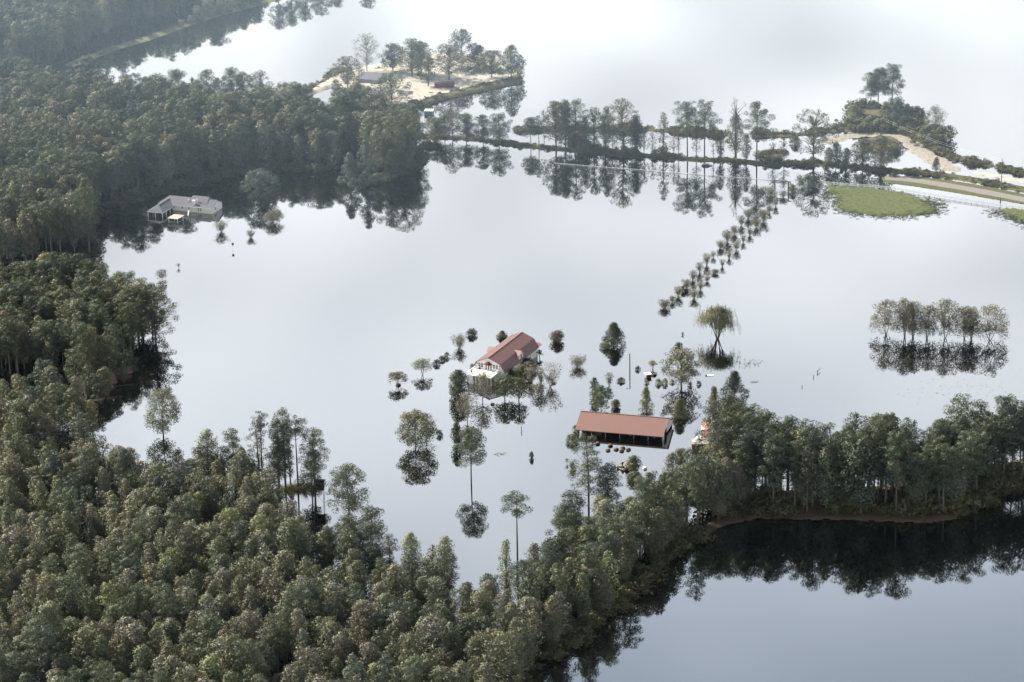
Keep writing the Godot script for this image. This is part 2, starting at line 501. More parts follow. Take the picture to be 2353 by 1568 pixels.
# ground that rises out of the water: a sheet with relief inside the outline, sinking below the surface at its rim
func land(called: String, label: String, category: String, px: Array, height: float, rim: float, mat: Material, step := 1.0, rough := 0.12, ragged := 0.8) -> MeshInstance3D:
	var poly := ground_poly(px)
	var lo := poly[0]
	var hi := poly[0]
	for q in poly:
		lo = lo.min(q)
		hi = hi.max(q)
	lo -= Vector2(3, 3)
	hi += Vector2(3, 3)
	var nx := int((hi.x - lo.x) / step) + 2
	var nz := int((hi.y - lo.y) / step) + 2
	var y := PackedFloat32Array()
	y.resize(nx * nz)
	for j in nz:
		for i in nx:
			var q := lo + Vector2(i, j) * step
			var d := edge_distance(q, poly) + noise_a.get_noise_2d(q.x * 9.0, q.y * 9.0) * ragged + noise_a.get_noise_2d(q.x * 55.0 + 9.0, q.y * 55.0) * ragged * 1.1
			var t := clampf((d + rim * 0.12) / rim, -0.4, 1.0)
			y[j * nx + i] = (height * (t * (2.0 - t)) if t > 0.0 else t * 1.2) + noise_a.get_noise_2d(q.x * 24.0 + 50.0, q.y * 24.0) * rough
	return sheet(called, label, category, lo, step, nx, nz, y, mat)

func sheet(called: String, label: String, category: String, lo: Vector2, step: float, nx: int, nz: int, y: PackedFloat32Array, mat: Material) -> MeshInstance3D:
	var s := Shape.new()
	var index := PackedInt32Array()
	index.resize(nx * nz)
	index.fill(-1)
	for j in nz:
		for i in nx:
			var a := y[j * nx + i]
			if a < -0.35:
				continue
			index[j * nx + i] = s.v.size()
			s.v.append(Vector3(lo.x + i * step, a, lo.y + j * step))
			var gx := y[j * nx + mini(i + 1, nx - 1)] - y[j * nx + maxi(i - 1, 0)]
			var gz := y[mini(j + 1, nz - 1) * nx + i] - y[maxi(j - 1, 0) * nx + i]
			s.n.append(Vector3(-gx, 2.0 * step, -gz).normalized())
	for j in nz - 1:
		for i in nx - 1:
			var a := index[j * nx + i]
			var b := index[j * nx + i + 1]
			var c := index[(j + 1) * nx + i + 1]
			var d := index[(j + 1) * nx + i]
			if a >= 0 and b >= 0 and c >= 0 and d >= 0:
				s.f.append_array([a, b, c, a, c, d])
	var o := build(called, s, mat)
	tag(o, label, category, "", "structure")
	return o

# many copies of one plant as one mass
func mass(called: String, label: String, category: String, mesh: Mesh, places: Array, tints: Array) -> MultiMeshInstance3D:
	var mm := MultiMesh.new()
	mm.transform_format = MultiMesh.TRANSFORM_3D
	mm.use_colors = true
	mm.mesh = mesh
	mm.instance_count = places.size()
	for k in places.size():
		mm.set_instance_transform(k, places[k])
		mm.set_instance_color(k, tints[k])
	var o := MultiMeshInstance3D.new()
	o.name = numbered(called)
	o.multimesh = mm
	add_child(o, true)
	tag(o, label, category, "", "stuff")
	return o

func bush_mesh(mat: Material, long := 0.34) -> ArrayMesh:
	var g := grow({"h": 1.35, "r": 1.45, "low": 0.0, "shape": "bush", "n": 12, "cr": 0.48, "flat": 0.9, "long": long, "wide": long * 0.6, "dense": 0.7, "limbs": 0.0, "trunk": 0.03})
	return g[1].mesh(mat)

func brush_line(called: String, label: String, px: Array, width: float, every: float, small: float, big: float, mesh: Mesh, ground := 0.15) -> void:
	var places := []
	var tints := []
	for k in range(0, px.size() - 2, 2):
		var a := at(px[k], px[k + 1])
		var b := at(px[k + 2], px[k + 3])
		var n := int(a.distance_to(b) * maxf(width, 1.0) / (every * every)) + 1
		for j in n:
			var p := a.lerp(b, rng.randf()) + Vector3(rng.randf_range(-1, 1), 0, rng.randf_range(-1, 1)) * width * 0.62
			p.y = ground - 0.25
			var keep := noise_a.get_noise_2d(p.x * 5.0, p.z * 5.0)
			if keep < -0.33:
				continue
			var z := rng.randf_range(small, big) * (1.0 + keep)
			places.append(Transform3D(Basis(Vector3.UP, rng.randf() * TAU).scaled(Vector3(z * rng.randf_range(.85, 1.3), z * rng.randf_range(.6, 1.05), z)), p))
			var t := rng.randf_range(0.65, 1.0)
			tints.append(Color(t, t * rng.randf_range(0.92, 1.0), t * rng.randf_range(0.8, 1.0)))
	mass(called, label, "undergrowth", mesh, places, tints)

# ---------------------------------------------------------------- woods
var proto_broad := []
var proto_pine := []
var proto_mesh := {}
var stand := []
var clearings := []

func make_prototypes() -> void:
	for k in 9:
		var h := 15.0
		rng.seed = 900 + k
		var r := [3.5, 4.2, 3.0, 3.7, 2.7, 4.6, 3.2, 4.0, 2.6][k] as float
		var p := params("tall" if k % 3 != 1 else "broad", h, r)
		p.low = 0.18
		proto_broad.append(grow(p))
	for k in 6:
		proto_pine.append(grow(params("pine" if k < 5 else "pine_full", 20.0, [3.6, 4.2, 3.2, 3.9, 3.4, 4.0][k])))

func wood(px: Array, spacing: float, pines: float, h_low: float, h_high: float, region: String, sd: int) -> void:
	var poly := ground_poly(px)
	var lo := poly[0]
	var hi := poly[0]
	for q in poly:
		lo = lo.min(q)
		hi = hi.max(q)
	var r := RandomNumberGenerator.new()
	r.seed = sd
	var row := 0
	var z := lo.y
	while z < hi.y:
		var x := lo.x + (spacing * 0.5 if row % 2 else 0.0)
		while x < hi.x:
			var q := Vector2(x + r.randf_range(-.42, .42) * spacing, z + r.randf_range(-.42, .42) * spacing)
			x += spacing
			var patch := noise_a.get_noise_2d(q.x * 2.2, q.y * 2.2)
			var is_pine := r.randf() < pines + patch * 0.8 * (1.0 if pines > 0.1 else 0.0)
			var tall := r.randf_range(h_low, h_high) * (1.0 + 0.28 * noise_a.get_noise_2d(q.x * 3.1 + 300.0, q.y * 3.1)) * (1.15 if is_pine else 1.0)
			var turn := r.randf() * TAU
			var pick := r.randi()
			var slim := r.randf_range(0.85, 1.32)
			var hue := r.randf() + patch * 0.3
			if not inside(q, poly):
				continue
			var foot := Vector3(q.x, 0, q.y)
			var blocked := false
			for c in clearings:
				if foot.distance_to(c[0]) < c[1]:
					blocked = true
			if blocked or (not is_pine and noise_a.get_noise_2d(q.x * 6.0 + 77.0, q.y * 6.0) < -0.42):
				continue
			var s0 := seen(foot)
			var s1 := seen(foot + Vector3(0, tall, 0))
			if s1.y > 1590.0 or s0.x < -45.0 or s0.x > 2400.0 or s0.y < -95.0:
				continue
			stand.append({"p": foot, "pine": is_pine, "h": tall, "turn": turn, "pick": pick, "slim": slim, "hue": hue, "region": region, "near": foot.distance_to(eye)})
		z += spacing * 0.87
		row += 1

func tint_name(d: Dictionary) -> String:
	if d.pine:
		return ["pine", "pine2", "pine", "deep"][int(d.pick) % 4]
	var u: float = d.hue
	if u < 0.06: return "dark"
	if u < 0.34: return "green"
	if u < 0.66: return "olive"
	if u < 0.80: return "greybrown"
	if u < 0.91: return "pale"
	if u < 0.975: return "lime"
	return "yellow" if int(d.pick) % 3 == 0 else "rust"

const LOOKS := {"dark": "dark-green", "green": "green", "olive": "olive", "greybrown": "grey-brown", "pale": "grey-green", "lime": "yellow-green", "yellow": "yellowing", "rust": "rust-tinged", "pine": "mid-green", "pine2": "bright green", "deep": "deep green"}

func placing(d: Dictionary) -> Transform3D:
	var k: float = d.h / (20.0 if d.pine else 15.0)
	var w: float = 0.25 + k * 0.75
	return Transform3D(Basis(Vector3.UP, d.turn) * Basis.from_scale(Vector3(w * d.slim, k, w * d.slim)), d.p)

func bulk(d: Dictionary) -> String:
	var t := "tall" if d.h > (25.0 if d.pine else 17.0) else ("low" if d.h < (18.0 if d.pine else 14.2) else "mid-sized")
	return t + (" slender" if d.slim < 0.98 else (" spreading" if d.slim > 1.12 else ""))

const MARKS := [[20, 1300, "by the left margin"], [20, 1480, "near the bottom left corner"], [140, 1540, "at the bottom left"], [300, 1540, "at the bottom, left third"], [460, 1540, "at the bottom, left of centre"], [620, 1545, "at the bottom, under its middle"], [780, 1540, "at the bottom, mid-picture"], [930, 1540, "at the bottom, toward the pond"], [1060, 1540, "at the bottom by the pond"], [140, 1430, "low in its left half"], [340, 1440, "low left of its middle"], [560, 1440, "low in its middle"], [760, 1450, "low in its right half"], [940, 1450, "low near the notch"], [735, 1200, "near the hunting stand"], [560, 1130, "near the pine stand"], [375, 1130, "by the lone pale tree"], [200, 1120, "below the red roofs"], [1100, 1430, "near the water notch"], [1180, 1520, "by the lower pond"], [1350, 1400, "by the pond's bank"], [1480, 1280, "at the pond bend"], [1400, 1220, "near the open pine"], [1620, 1180, "left of the brown shore"], [1700, 1120, "near the silos"], [1820, 1130, "near the pale shed roof"], [1980, 1150, "above the brown shore"], [2160, 1140, "at the shore end"], [2330, 1100, "by the right margin"], [160, 1240, "high in its left half"], [300, 1320, "deep in its left half"], [520, 1330, "deep in its middle"], [420, 1220, "high in its middle"], [800, 1380, "toward its right edge"], [640, 1250, "below the pine stand"]]

func beside(p: Vector3) -> String:
	var best := 1e9
	var out := ""
	for m in MARKS:
		var d := at(m[0], m[1]).distance_squared_to(p)
		if d < best:
			best = d
			out = m[2]
	return out

func plant_woods() -> void:
	stand.sort_custom(func(a, b): return a.near < b.near)
	var left := {"pine": 225, "broad": 265}
	var rest := {}
	var first := {}
	for d in stand:
		var set_: Array = proto_pine if d.pine else proto_broad
		var which: int = int(d.pick / 7) % set_.size()
		var key := "pine" if d.pine else "broad"
		if left[key] > 0:
			left[key] -= 1
			var tint := tint_name(d)
			var id := key + str(which)
			if not first.has(id):
				first[id] = [set_[which][0].mesh(M.bark), set_[which][1].mesh(leaf_tints[tint])]
			var o := Node3D.new()
			o.name = numbered("pine_tree" if d.pine else "broadleaf_tree")
			add_child(o, true)
			o.transform = placing(d)
			tag(o, "%s %s %s %s, %s" % [bulk(d), LOOKS[tint], "pine" if d.pine else "broadleaf tree", d.region, beside(d.p)], "pine" if d.pine else "tree", "%s %s" % ["pines" if d.pine else "broadleaf trees", d.region])
			put("trunk", first[id][0], o)
			var crown := put("crown", first[id][1], o)
			crown.set_surface_override_material(0, leaf_tints[tint])
			continue
		if not rest.has(d.region):
			rest[d.region] = {}
		var slot := key + str(which)
		if not rest[d.region].has(slot):
			rest[d.region][slot] = []
		rest[d.region][slot].append(d)
	var base := leaf_material(0.2, 0.2, 0.1)
	for region in rest:
		var o := Node3D.new()
		o.name = numbered("woodland")
		add_child(o, true)
		tag(o, "mass of mixed trees %s" % region, "woodland", "", "stuff")
		for slot in rest[region]:
			if not proto_mesh.has(slot):
				var set_: Array = proto_pine if slot.begins_with("pine") else proto_broad
				var g: Array = set_[int(slot.right(1))]
				var m: ArrayMesh = g[0].mesh(M.bark)
				proto_mesh[slot] = g[1].mesh(base, m)
			var list: Array = rest[region][slot]
			var mm := MultiMesh.new()
			mm.transform_format = MultiMesh.TRANSFORM_3D
			mm.use_colors = true
			mm.mesh = proto_mesh[slot]
			mm.instance_count = list.size()
			for k in list.size():
				mm.set_instance_transform(k, placing(list[k]))
				var c: Color = leaf_tints[tint_name(list[k])].albedo_color.srgb_to_linear()
				mm.set_instance_color(k, Color(c.r / 0.2, c.g / 0.2, c.b / 0.1))
			var mi := MultiMeshInstance3D.new()
			mi.name = "pine_trees" if slot.begins_with("pine") else "broadleaf_trees"
			mi.multimesh = mm
			mi.set_meta("kind", "stuff")
			o.add_child(mi, true)
	print("stand ", stand.size())

func lay_out_woods() -> void:
	clearings = [[at(226, 882), 7.0], [at(282, 858), 4.0], [at(440, 482), 14.0], [at(1812, 1050), 7.0], [at(1632, 1008), 8.0], [at(735, 1155), 4.0], [at(1605, 1036), 6.0]]
	wood([-80, 1090, 290, 1105, 335, 1160, 420, 1160, 440, 1115, 560, 1110, 596, 1160, 640, 1215, 700, 1255, 720, 1310, 880, 1335, 985, 1375, 1060, 1415, 1110, 1440, 1160, 1440, 1205, 1420, 1245, 1420, 1300, 1470, 1240, 1535, 1175, 1600, 1100, 1720, -80, 1720], 6.2, 0.16, 10.5, 19.5, "in the lower left wood", 11)
	wood([1205, 1420, 1250, 1375, 1300, 1300, 1400, 1245, 1480, 1215, 1560, 1175, 1640, 1130, 1700, 1165, 1655, 1212, 1600, 1238, 1545, 1264, 1500, 1302, 1430, 1372, 1380, 1420, 1300, 1470], 6.0, 0.18, 11.5, 20.0, "in the pond wood", 12)
	wood([1640, 1130, 1690, 1095, 1760, 1110, 1900, 1118, 2050, 1118, 2150, 1100, 2280, 1088, 2420, 1085, 2420, 1108, 2290, 1122, 2235, 1160, 2190, 1186, 2060, 1188, 1900, 1182, 1760, 1180, 1700, 1165], 5.1, 0.74, 18.0, 24.5, "in the tall grove", 13)
	wood([-80, 680, 0, 685, 90, 690, 200, 690, 255, 705, 300, 735, 335, 762, 338, 788, 300, 826, 190, 846, 120, 858, -80, 870], 5.5, 0.42, 15.0, 18.5, "on the wooded point", 14)
	wood([-80, 945, 90, 945, 170, 955, 205, 985, 190, 1015, 150, 1040, 60, 1060, -80, 1060], 6.0, 0.12, 12.5, 17.5, "in the hump below the red roofs", 15)
	wood([-80, 225, 150, 250, 230, 250, 300, 276, 420, 292, 560, 300, 620, 305, 680, 312, 730, 322, 775, 330, 800, 345, 800, 384, 766, 387, 592, 385, 452, 415, 348, 445, 232, 466, 203, 498, 205, 560, 150, 600, -80, 620], 6.0, 0.40, 16.5, 21.5, "in the hazy wood behind the white farmhouse", 16)
	wood([-80, 165, 100, 152, 146, 132, 270, 76, 425, 31, 515, 3, 600, -30, 620, -95, -80, -95], 6.6, 0.40, 17.0, 21.0, "in the far wood beyond the channel", 17)
	wood([770, 300, 800, 275, 850, 285, 880, 300, 955, 330, 965, 360, 945, 388, 905, 394, 850, 375, 800, 352], 6.0, 0.18, 15.0, 20.0, "in the clump at the end of the thin bank", 18)

func plant_single_trees() -> void:
	var yard := "trees standing round the red-roofed house"
	# bottom and right: isolated pines and shore trees
	tree("pine", 1083, 1112, 987, 64, "pine", "lone tall pine with bare trunk mirrored below it, left of the barn")
	tree("pine_top", 1190, 1340, 1130, 64, "pine", "slender lone pine with tiny flat crown at the notch of the wood")
	tree("pine_full", 1353, 1165, 997, 80, "pine2", "big open pine in front of the long barn")
	tree("pine_full", 1397, 1175, 1067, 58, "deep", "dark pine just right of the open pine before the barn")
	tree("pine_full", 1315, 1240, 1130, 62, "deep", "rounded dark pine on the left corner of the pond wood")
	tree("pine", 1300, 1290, 1160, 70, "pine", "wide pine leaning out over the notch in the wood")
	tree("pine", 1130, 1420, 1320, 46, "pine", "small pine beside the notch where the two woods meet")
	tree("tall", 1165, 1385, 1242, 40, "lime", "slim yellow-green tree left of the slender lone pine")
	tree("tall", 1228, 1380, 1250, 46, "greybrown", "grey-brown tree right of the slender lone pine")
	tree("tall", 950, 1365, 1225, 52, "lime", "tallest yellow-green tree on the right edge of the lower left wood")
	tree("tall", 1030, 1385, 1232, 50, "lime", "light green tree at the very tip of the lower left wood")
	tree("broad", 802, 1187, 1071, 88, "green", "broad cone-shaped tree standing alone in water beside the hunting stand")
	tree("pine_full", 855, 1250, 1164, 56, "pine", "crooked pine at the edge right of the cone-shaped tree")
	tree("pine_top", 605, 1124, 946, 38, "pine2", "pine with small round top at the left of the tall pine stand")
	tree("pine_full", 598, 1128, 974, 46, "pine2", "fuller pine under the small round-topped one in the stand")
	tree("pine", 642, 1124, 962, 44, "deep", "dark slim pine in the middle of the tall pine stand")
	tree("pine", 656, 1126, 941, 54, "pine", "tallest pine of the stand by the open water")
	tree("pine_top", 685, 1123, 957, 54, "pine", "pine with long bare trunk right of the tallest one")
	tree("pine", 724, 1130, 988, 62, "pine2", "rightmost pine of the stand with ragged spreading boughs")
	tree("pine_full", 718, 1152, 1058, 56, "pine2", "lower pine rising behind the hunting stand")
	tree("pine", 640, 1137, 1031, 58, "deep", "low dark pine with flat crown inside the stand")
	tree("pine_full", 541, 1117, 987, 56, "pine", "round dark pine left of the tall stand")
	tree("tall", 560, 1130, 1030, 46, "olive", "olive tree at the foot of the round dark pine")
	tree("tall", 480, 1118, 988, 60, "pale", "pale broad tree left of the pine stand")
	tree("tall", 640, 1112, 990, 26, "lime", "thin light green tree among the pine trunks")
	tree("tall", 668, 1116, 1008, 24, "lime", "second thin light green tree among the pine trunks")
	tree("broad", 375, 1001, 896, 72, "pale", "lone pale tree with bare lower trunk in the bay at left")
	tree("tall", 213, 1000, 920, 38, "yellow", "small yellow-leaved tree at the water near the red roofs")
	tree("oak", 358, 790, 663, 100, "dark", "big dark tree hanging over the water at the tip of the wooded point")
	tree("broad", 318, 778, 640, 92, "olive", "olive tree behind the big dark one on the point")
	tree("broad", 115, 700, 583, 58, "yellow", "yellowing tree on the far side of the wooded point")
	tree("pine_full", 265, 838, 742, 50, "pine2", "front pine of the dark group on the wooded point")
	tree("pine_full", 180, 846, 738, 60, "pine2", "round-headed pine left of the front pine on the point")
	tree("pine_full", 110, 850, 742, 60, "pine", "pine near the left margin on the wooded point")
	tree("pine_full", 230, 800, 690, 50, "pine2", "pine above the dark group on the wooded point")
	tree("thin", 372, 643, 620, 28, "greybrown", "small ragged tree in water off the wooded point")
	tree("bare", 410, 616, 606, 14, "sparse", "tiny bare shrub poking out above the wooded point")
	tree("pine_full", 176, 905, 800, 50, "pine2", "pine in front of the hidden house's left side")
	tree("tall", 205, 915, 838, 40, "green", "leafy tree before the hidden red-roofed house")
	tree("pine_full", 250, 868, 772, 46, "pine", "pine right behind the hidden red-roofed house")
	tree("broad", 350, 764, 652, 70, "olive", "leafy tree between the olive one and the big dark one on the point")
	tree("pine_full", 226, 925, 858, 40, "dark", "low dark pine before the hidden house's porch side")
	tree("pine", 192, 876, 742, 52, "pine", "tall pine left of the hidden red-roofed house")
	tree("broad", 212, 866, 752, 56, "olive", "broad tree shading the hidden red-roofed house")
	tree("broad", 262, 852, 748, 50, "dark", "dark tree shading the small red-roofed shed")
	tree("tall", 242, 908, 846, 40, "green", "leafy tree before the right end of the hidden house")
	tree("tall", 284, 882, 838, 26, "green", "thin leafy tree before the small red-roofed shed")
	tree("tall", 262, 884, 826, 26, "dark", "small dark tree between the two red roofs")
	tree("broad", 300, 862, 800, 36, "dark", "dark tree right of the small red-roofed shed")
	tree("pine_full", 1300, 345, 296, 34, "olive", "low leafy tree hiding the red-roofed shed's left half", "", .3)
	tree("broad", 1338, 347, 312, 36, "green", "bushy tree hiding the red-roofed shed's right half", "", .3)
	# left: round the white farmhouse
	tree("broad", 600, 459, 393, 78, "bluegreen", "round light green tree right of the white farmhouse")
	tree("thin", 628, 512, 487, 44, "greybrown", "brownish shrub below the round light green tree")
	tree("vase", 508, 533, 508, 27, "sparse", "small bare tree in front of the white farmhouse")
	tree("vase", 576, 546, 530, 18, "sparse", "smaller bare shrub beside the pole near the farmhouse")
	tree("cone", 842, 424, 322, 78, "bluegreen", "tall blue-green cypress standing out before the clump")
	tree("cone", 806, 428, 352, 64, "bluegreen", "shorter blue-green cypress left of the tall one")
	tree("broad", 925, 392, 250, 92, "green", "tallest tree of the clump at the end of the thin bank")
	tree("broad", 895, 396, 268, 76, "olive", "olive tree left of the tallest in the clump")
	tree("broad", 957, 378, 275, 62, "dark", "dark tree on the right side of the clump")
	tree("broad", 868, 392, 300, 60, "olive", "leafy tree behind the blue-green cypress")
	tree("egg", 905, 402, 345, 60, "dark", "low dark tree at the water's edge of the clump")
	tree("egg", 452, 425, 380, 42, "deep", "small dark conical tree above the farmhouse roof")
	tree("tall", 205, 580, 410, 56, "pine", "tall tree with pale trunk left of the farmhouse")
	tree("pine", 407, 262, 161, 46, "pine", "pine with rounded head, leftmost of the far skyline row")
	tree("pine", 480, 268, 160, 50, "pine", "second pine from the left in the far skyline row")
	tree("pine", 533, 268, 156, 46, "pine2", "third pine in the far skyline row")
	tree("pine", 560, 270, 165, 40, "pine", "slim pine beside the third in the far skyline row")
	tree("pine_full", 600, 272, 163, 58, "pine", "rightmost pine of the far skyline row")
	tree("tall", 445, 262, 178, 22, "olive", "slim leafy tree between the skyline pines")
	for v in [[290, 252, 172], [315, 256, 168], [340, 254, 176], [362, 258, 170], [386, 262, 182], [430, 276, 190], [460, 278, 185], [505, 276, 180], [585, 284, 192], [630, 288, 208], [520, 290, 205], [398, 286, 200], [350, 274, 190]]:
		tree("pine" if int(v[0]) % 3 else "pine_full", v[0], v[1], v[2], 38, "pine" if int(v[0]) % 2 else "pine2", "hazy pine standing in water at the back edge of the far left wood", "pines at the back edge of the hazy wood")
	tree("broad", 640, 300, 232, 44, "olive", "olive tree beneath the spreading tree's left side")
	tree("broad", 735, 322, 262, 40, "olive", "olive tree by the pointed dark tree")
	tree("broad", 658, 274, 190, 62, "green", "spreading tree at the right end of the hazy wood")
	tree("broad", 700, 312, 222, 56, "dark", "dark tree beside the spreading one at the end of the hazy wood")
	tree("cone", 746, 318, 236, 34, "dark", "pointed dark tree before the submerged sand")
	tree("tall", 789, 312, 206, 40, "green", "tall leafy tree left of the pines below the island")
	tree("pine", 838, 300, 205, 52, "pine", "pine below the sand island, left of two")
	tree("pine", 866, 302, 212, 50, "pine", "pine below the sand island, right of two")
	tree("broad", 880, 300, 232, 40, "dark", "bushy dark tree under the island pines")
	# island
	tree("thin", 843, 166, 75, 60, "pale", "thin-leaved tall tree on the left of the sand island", "", .6)
	tree("oak", 903, 165, 97, 56, "dark", "spreading dark tree with forked limbs near the island's middle", "", .7)
	tree("oak", 947, 178, 86, 62, "green", "leafy tree with two trunks in the middle of the island", "", .8)
	tree("oak", 968, 172, 92, 50, "olive", "tree just right of the two-trunked one on the island", "", .8)
	tree("oak", 984, 199, 122, 36, "dark", "narrow dark tree left of the red trailer", "", .9)
	tree("oak", 1032, 184, 97, 78, "greybrown", "grey-green tree rising behind the red trailer", "", .9)
	tree("broad", 1062, 156, 66, 74, "dark", "largest dark tree at the back of the island", "", .6)
	tree("broad", 1100, 158, 102, 38, "dark", "smaller dark tree right of the largest on the island", "", .6)
	tree("oak", 1130, 180, 113, 58, "green", "round tree right of centre on the island", "", .8)
	tree("tall", 1175, 182, 99, 42, "green", "slim tree near the right tip of the island", "", .7)
	tree("broad", 1196, 178, 125, 26, "dark", "dark tree at the very right tip of the island", "", .4)
	tree("oak", 799, 204, 129, 70, "greybrown", "brownish spreading tree at the left of the island", "", .5)
	tree("oak", 901, 241, 165, 82, "green", "broad round tree on the near shore of the island", "", .5)
	for v in [[870, 158, 150, 16], [925, 170, 163, 14], [1010, 150, 142, 18], [1050, 140, 131, 22], [1110, 165, 156, 20], [1150, 172, 163, 18], [1090, 190, 184, 14], [990, 215, 208, 16], [940, 228, 220, 18], [860, 236, 228, 16], [1170, 160, 150, 20], [820, 190, 180, 22]]:
		tree("bush", v[0], v[1], v[2], v[3], "green" if int(v[0]) % 4 else "olive", "low shrub growing on the sand island", "low shrubs on the sand island", .8)
	tree("bush", 1077, 168, 150, 60, "dark", "dark bush under the largest island tree", "", .8)
	tree("tall", 788, 151, 142, 8, "green", "tiny sapling on the dike left of the island", "", .3)
	# the thin bank, left to right
	tree("pine_full", 1000, 318, 268, 42, "olive", "first leafy tree on the thin bank beside the clump", "", .3)
	tree("pine_full", 1022, 320, 264, 40, "pine2", "second tree along the thin bank, with low boughs", "", .3)
	tree("pine_full", 1072, 322, 261, 46, "pine2", "third tree along the thin bank, round and bright", "", .3)
	tree("pine_full", 1110, 326, 264, 40, "pine", "fourth tree along the thin bank, darker", "", .3)
	tree("pine_full", 1147, 330, 259, 50, "pine2", "fifth tree along the thin bank, the fullest", "", .3)
	tree("thin", 1040, 322, 246, 40, "greybrown", "brownish thin tree behind the bank's first trees", "", .3)
	tree("pine", 1220, 335, 269, 38, "pine", "small pine left of the utility pole on the bank", "", .3)
	tree("pine", 1239, 336, 265, 22, "pine", "slender pine touching the utility pole on the bank", "", .3)
	tree("oak", 1278, 340, 232, 62, "pine2", "leftmost of the two great trees on the thin bank", "", .3)
	tree("pine", 1300, 341, 229, 54, "pine2", "pine between the two great trees on the bank", "", .3)
	tree("pine_full", 1322, 342, 226, 50, "pine", "right one of the great trees, over the red-roofed shed", "", .3)
	tree("oak", 1366, 346, 246, 44, "green", "thin-topped tree right of the red-roofed shed", "", .3)
	tree("tall", 1392, 348, 244, 34, "olive", "pale slim tree beside the thin-topped one", "", .3)
	tree("oak", 1433, 351, 227, 72, "green", "large open tree in the middle of the bank", "", .3)
	tree("tall", 1462, 353, 264, 38, "dark", "dark tree pressed against the large open one", "", .3)
	tree("broad", 1524, 358, 256, 27, "green", "small lollipop tree on the bank with leafless stem", "", .3)
	tree("pine", 1580, 361, 231, 62, "pine", "big pine left of the twin on the bank", "", .3)
	tree("pine", 1619, 364, 229, 62, "pine", "twin pine with flat layered boughs on the bank", "", .3)
	tree("bare", 1690, 362, 223, 46, "sparse", "dead grey tree with bare upper branches", "", .3)
	tree("tall", 1692, 362, 262, 44, "olive", "vine-clad tree around the dead grey one", "", .3)
	tree("pine", 1739, 374, 233, 64, "pine", "tallest pine on the near bank by the flooded fence", "", .3)
	tree("oak", 1869, 373, 250, 94, "green", "wide open-crowned tree with twisted limbs left of the bend", "", .3)
	tree("tall", 1921, 384, 326, 32, "dark", "slim dark tree right of the open-crowned one", "", .3)
	tree("oak", 1983, 386, 318, 52, "green", "leafy tree at the start of the road", "", .3)
	tree("oak", 2024, 393, 312, 58, "olive", "olive tree leaning over the road's flooded end", "", .3)
	tree("cone", 2152, 392, 360, 24, "olive", "small light shrub tree on the verge by the road", "", .3)
	tree("bare", 1560, 362, 305, 24, "sparse", "leafless sapling left of the big pine", "", .3)
	tree("bare", 1640, 368, 320, 22, "sparse", "leafless sapling right of the twin pine", "", .3)
	for v in [[1345, 346, 268, 26, "right of the red-roofed shed"], [1408, 350, 286, 28, "left of the large open tree"], [1480, 356, 290, 26, "right of the large open tree"], [1500, 357, 302, 22, "beside the lollipop tree's left"], [1548, 360, 296, 24, "beside the lollipop tree's right"], [1600, 364, 290, 26, "between the big pine and its twin"], [1655, 368, 300, 24, "between the twin pine and the dead tree"], [1715, 373, 306, 24, "left of the tallest near-bank pine"], [1776, 377, 326, 24, "right of the tallest near-bank pine"], [1802, 376, 318, 26, "left of the open-crowned tree"], [1905, 380, 338, 22, "right of the open-crowned tree"], [1945, 385, 340, 26, "left of the tree at the road's start"]]:
		tree("tall" if int(v[0]) % 2 else "thin", v[0], v[1], v[2], v[3], "olive" if int(v[0]) % 3 else "greybrown", "smaller leafy tree on the thin bank, %s" % v[4], "small trees between the bank's pines", .3)
	# the knoll
	tree("pine", 2001, 254, 161, 44, "pine", "left pine of the three on the knoll", "", 1.0)
	tree("pine", 2018, 252, 150, 46, "deep", "middle pine of the three on the knoll", "", 1.2)
	tree("pine", 2050, 254, 141, 58, "deep", "right and tallest pine on the knoll", "", 1.2)
	tree("egg", 2062, 288, 219, 76, "deep", "dense dark tree below the knoll's pines", "", 1.0)
	tree("thin", 2150, 304, 243, 50, "pale", "pale feathery tree on the right of the knoll", "", .5)
	tree("egg", 2118, 290, 250, 26, "dark", "small dark tree between the knoll and the feathery one", "", .6)
	tree("bush", 1962, 272, 238, 40, "lime", "light green bush on the left of the knoll", "", .8)
	tree("bush", 1828, 331, 314, 24, "dark", "round bush alone on the submerged sand")
	tree("bush", 2135, 312, 286, 34, "olive", "bush on the right shoulder of the knoll", "", .4)
	tree("bush", 2140, 330, 306, 26, "green", "lower bush on the right shoulder of the knoll", "", .4)
	tree("bush", 2055, 407, 420 - 24, 20, "dark", "bush on the verge where the road meets the flood", "", .2)
	# by the drive and gate
	tree("bush", 1857, 428, 406, 52, "deep", "dark bush the white fence passes in front of")
	tree("bush", 1822, 441, 425, 22, "olive", "small shrub right of the ranch gate")
	tree("vase", 1800, 454, 439, 18, "sparse", "shrub under the ranch gate's beam")
	tree("vase", 1771, 450, 430, 24, "sparse", "shrub just left of the ranch gate")
	# ornamental trees round the house
	tree("umbrella", 913, 887, 856, 50, "olive", "leftmost umbrella-shaped small tree before the house", yard)
	tree("umbrella", 971, 861, 827, 49, "pale", "umbrella-shaped pale tree second from the left", yard)
	tree("vase", 1056, 800, 771, 28, "sparse", "vase-shaped pale tree beside the short dark post", yard)
	tree("bush", 1084, 771, 757, 25, "dark", "dark shrub far behind the vase-shaped tree", yard)
	tree("cone", 1154, 776, 761, 26, "green", "small green conifer peeping out behind the red roof", yard)
	tree("egg", 1280, 785, 761, 33, "rust", "rust-tinged round tree right of the red roof", yard)
	tree("vase", 1328, 843, 820, 33, "sparse", "bare fan-shaped shrub alone right of the house", yard)
	tree("vase", 1265, 889, 837, 48, "sparse", "tall fan-shaped tree with mirrored stems right of the house", yard)
	tree("vase", 1243, 881, 846, 18, "sparse", "thin stemmy shrub left of the tall fan-shaped tree", yard)
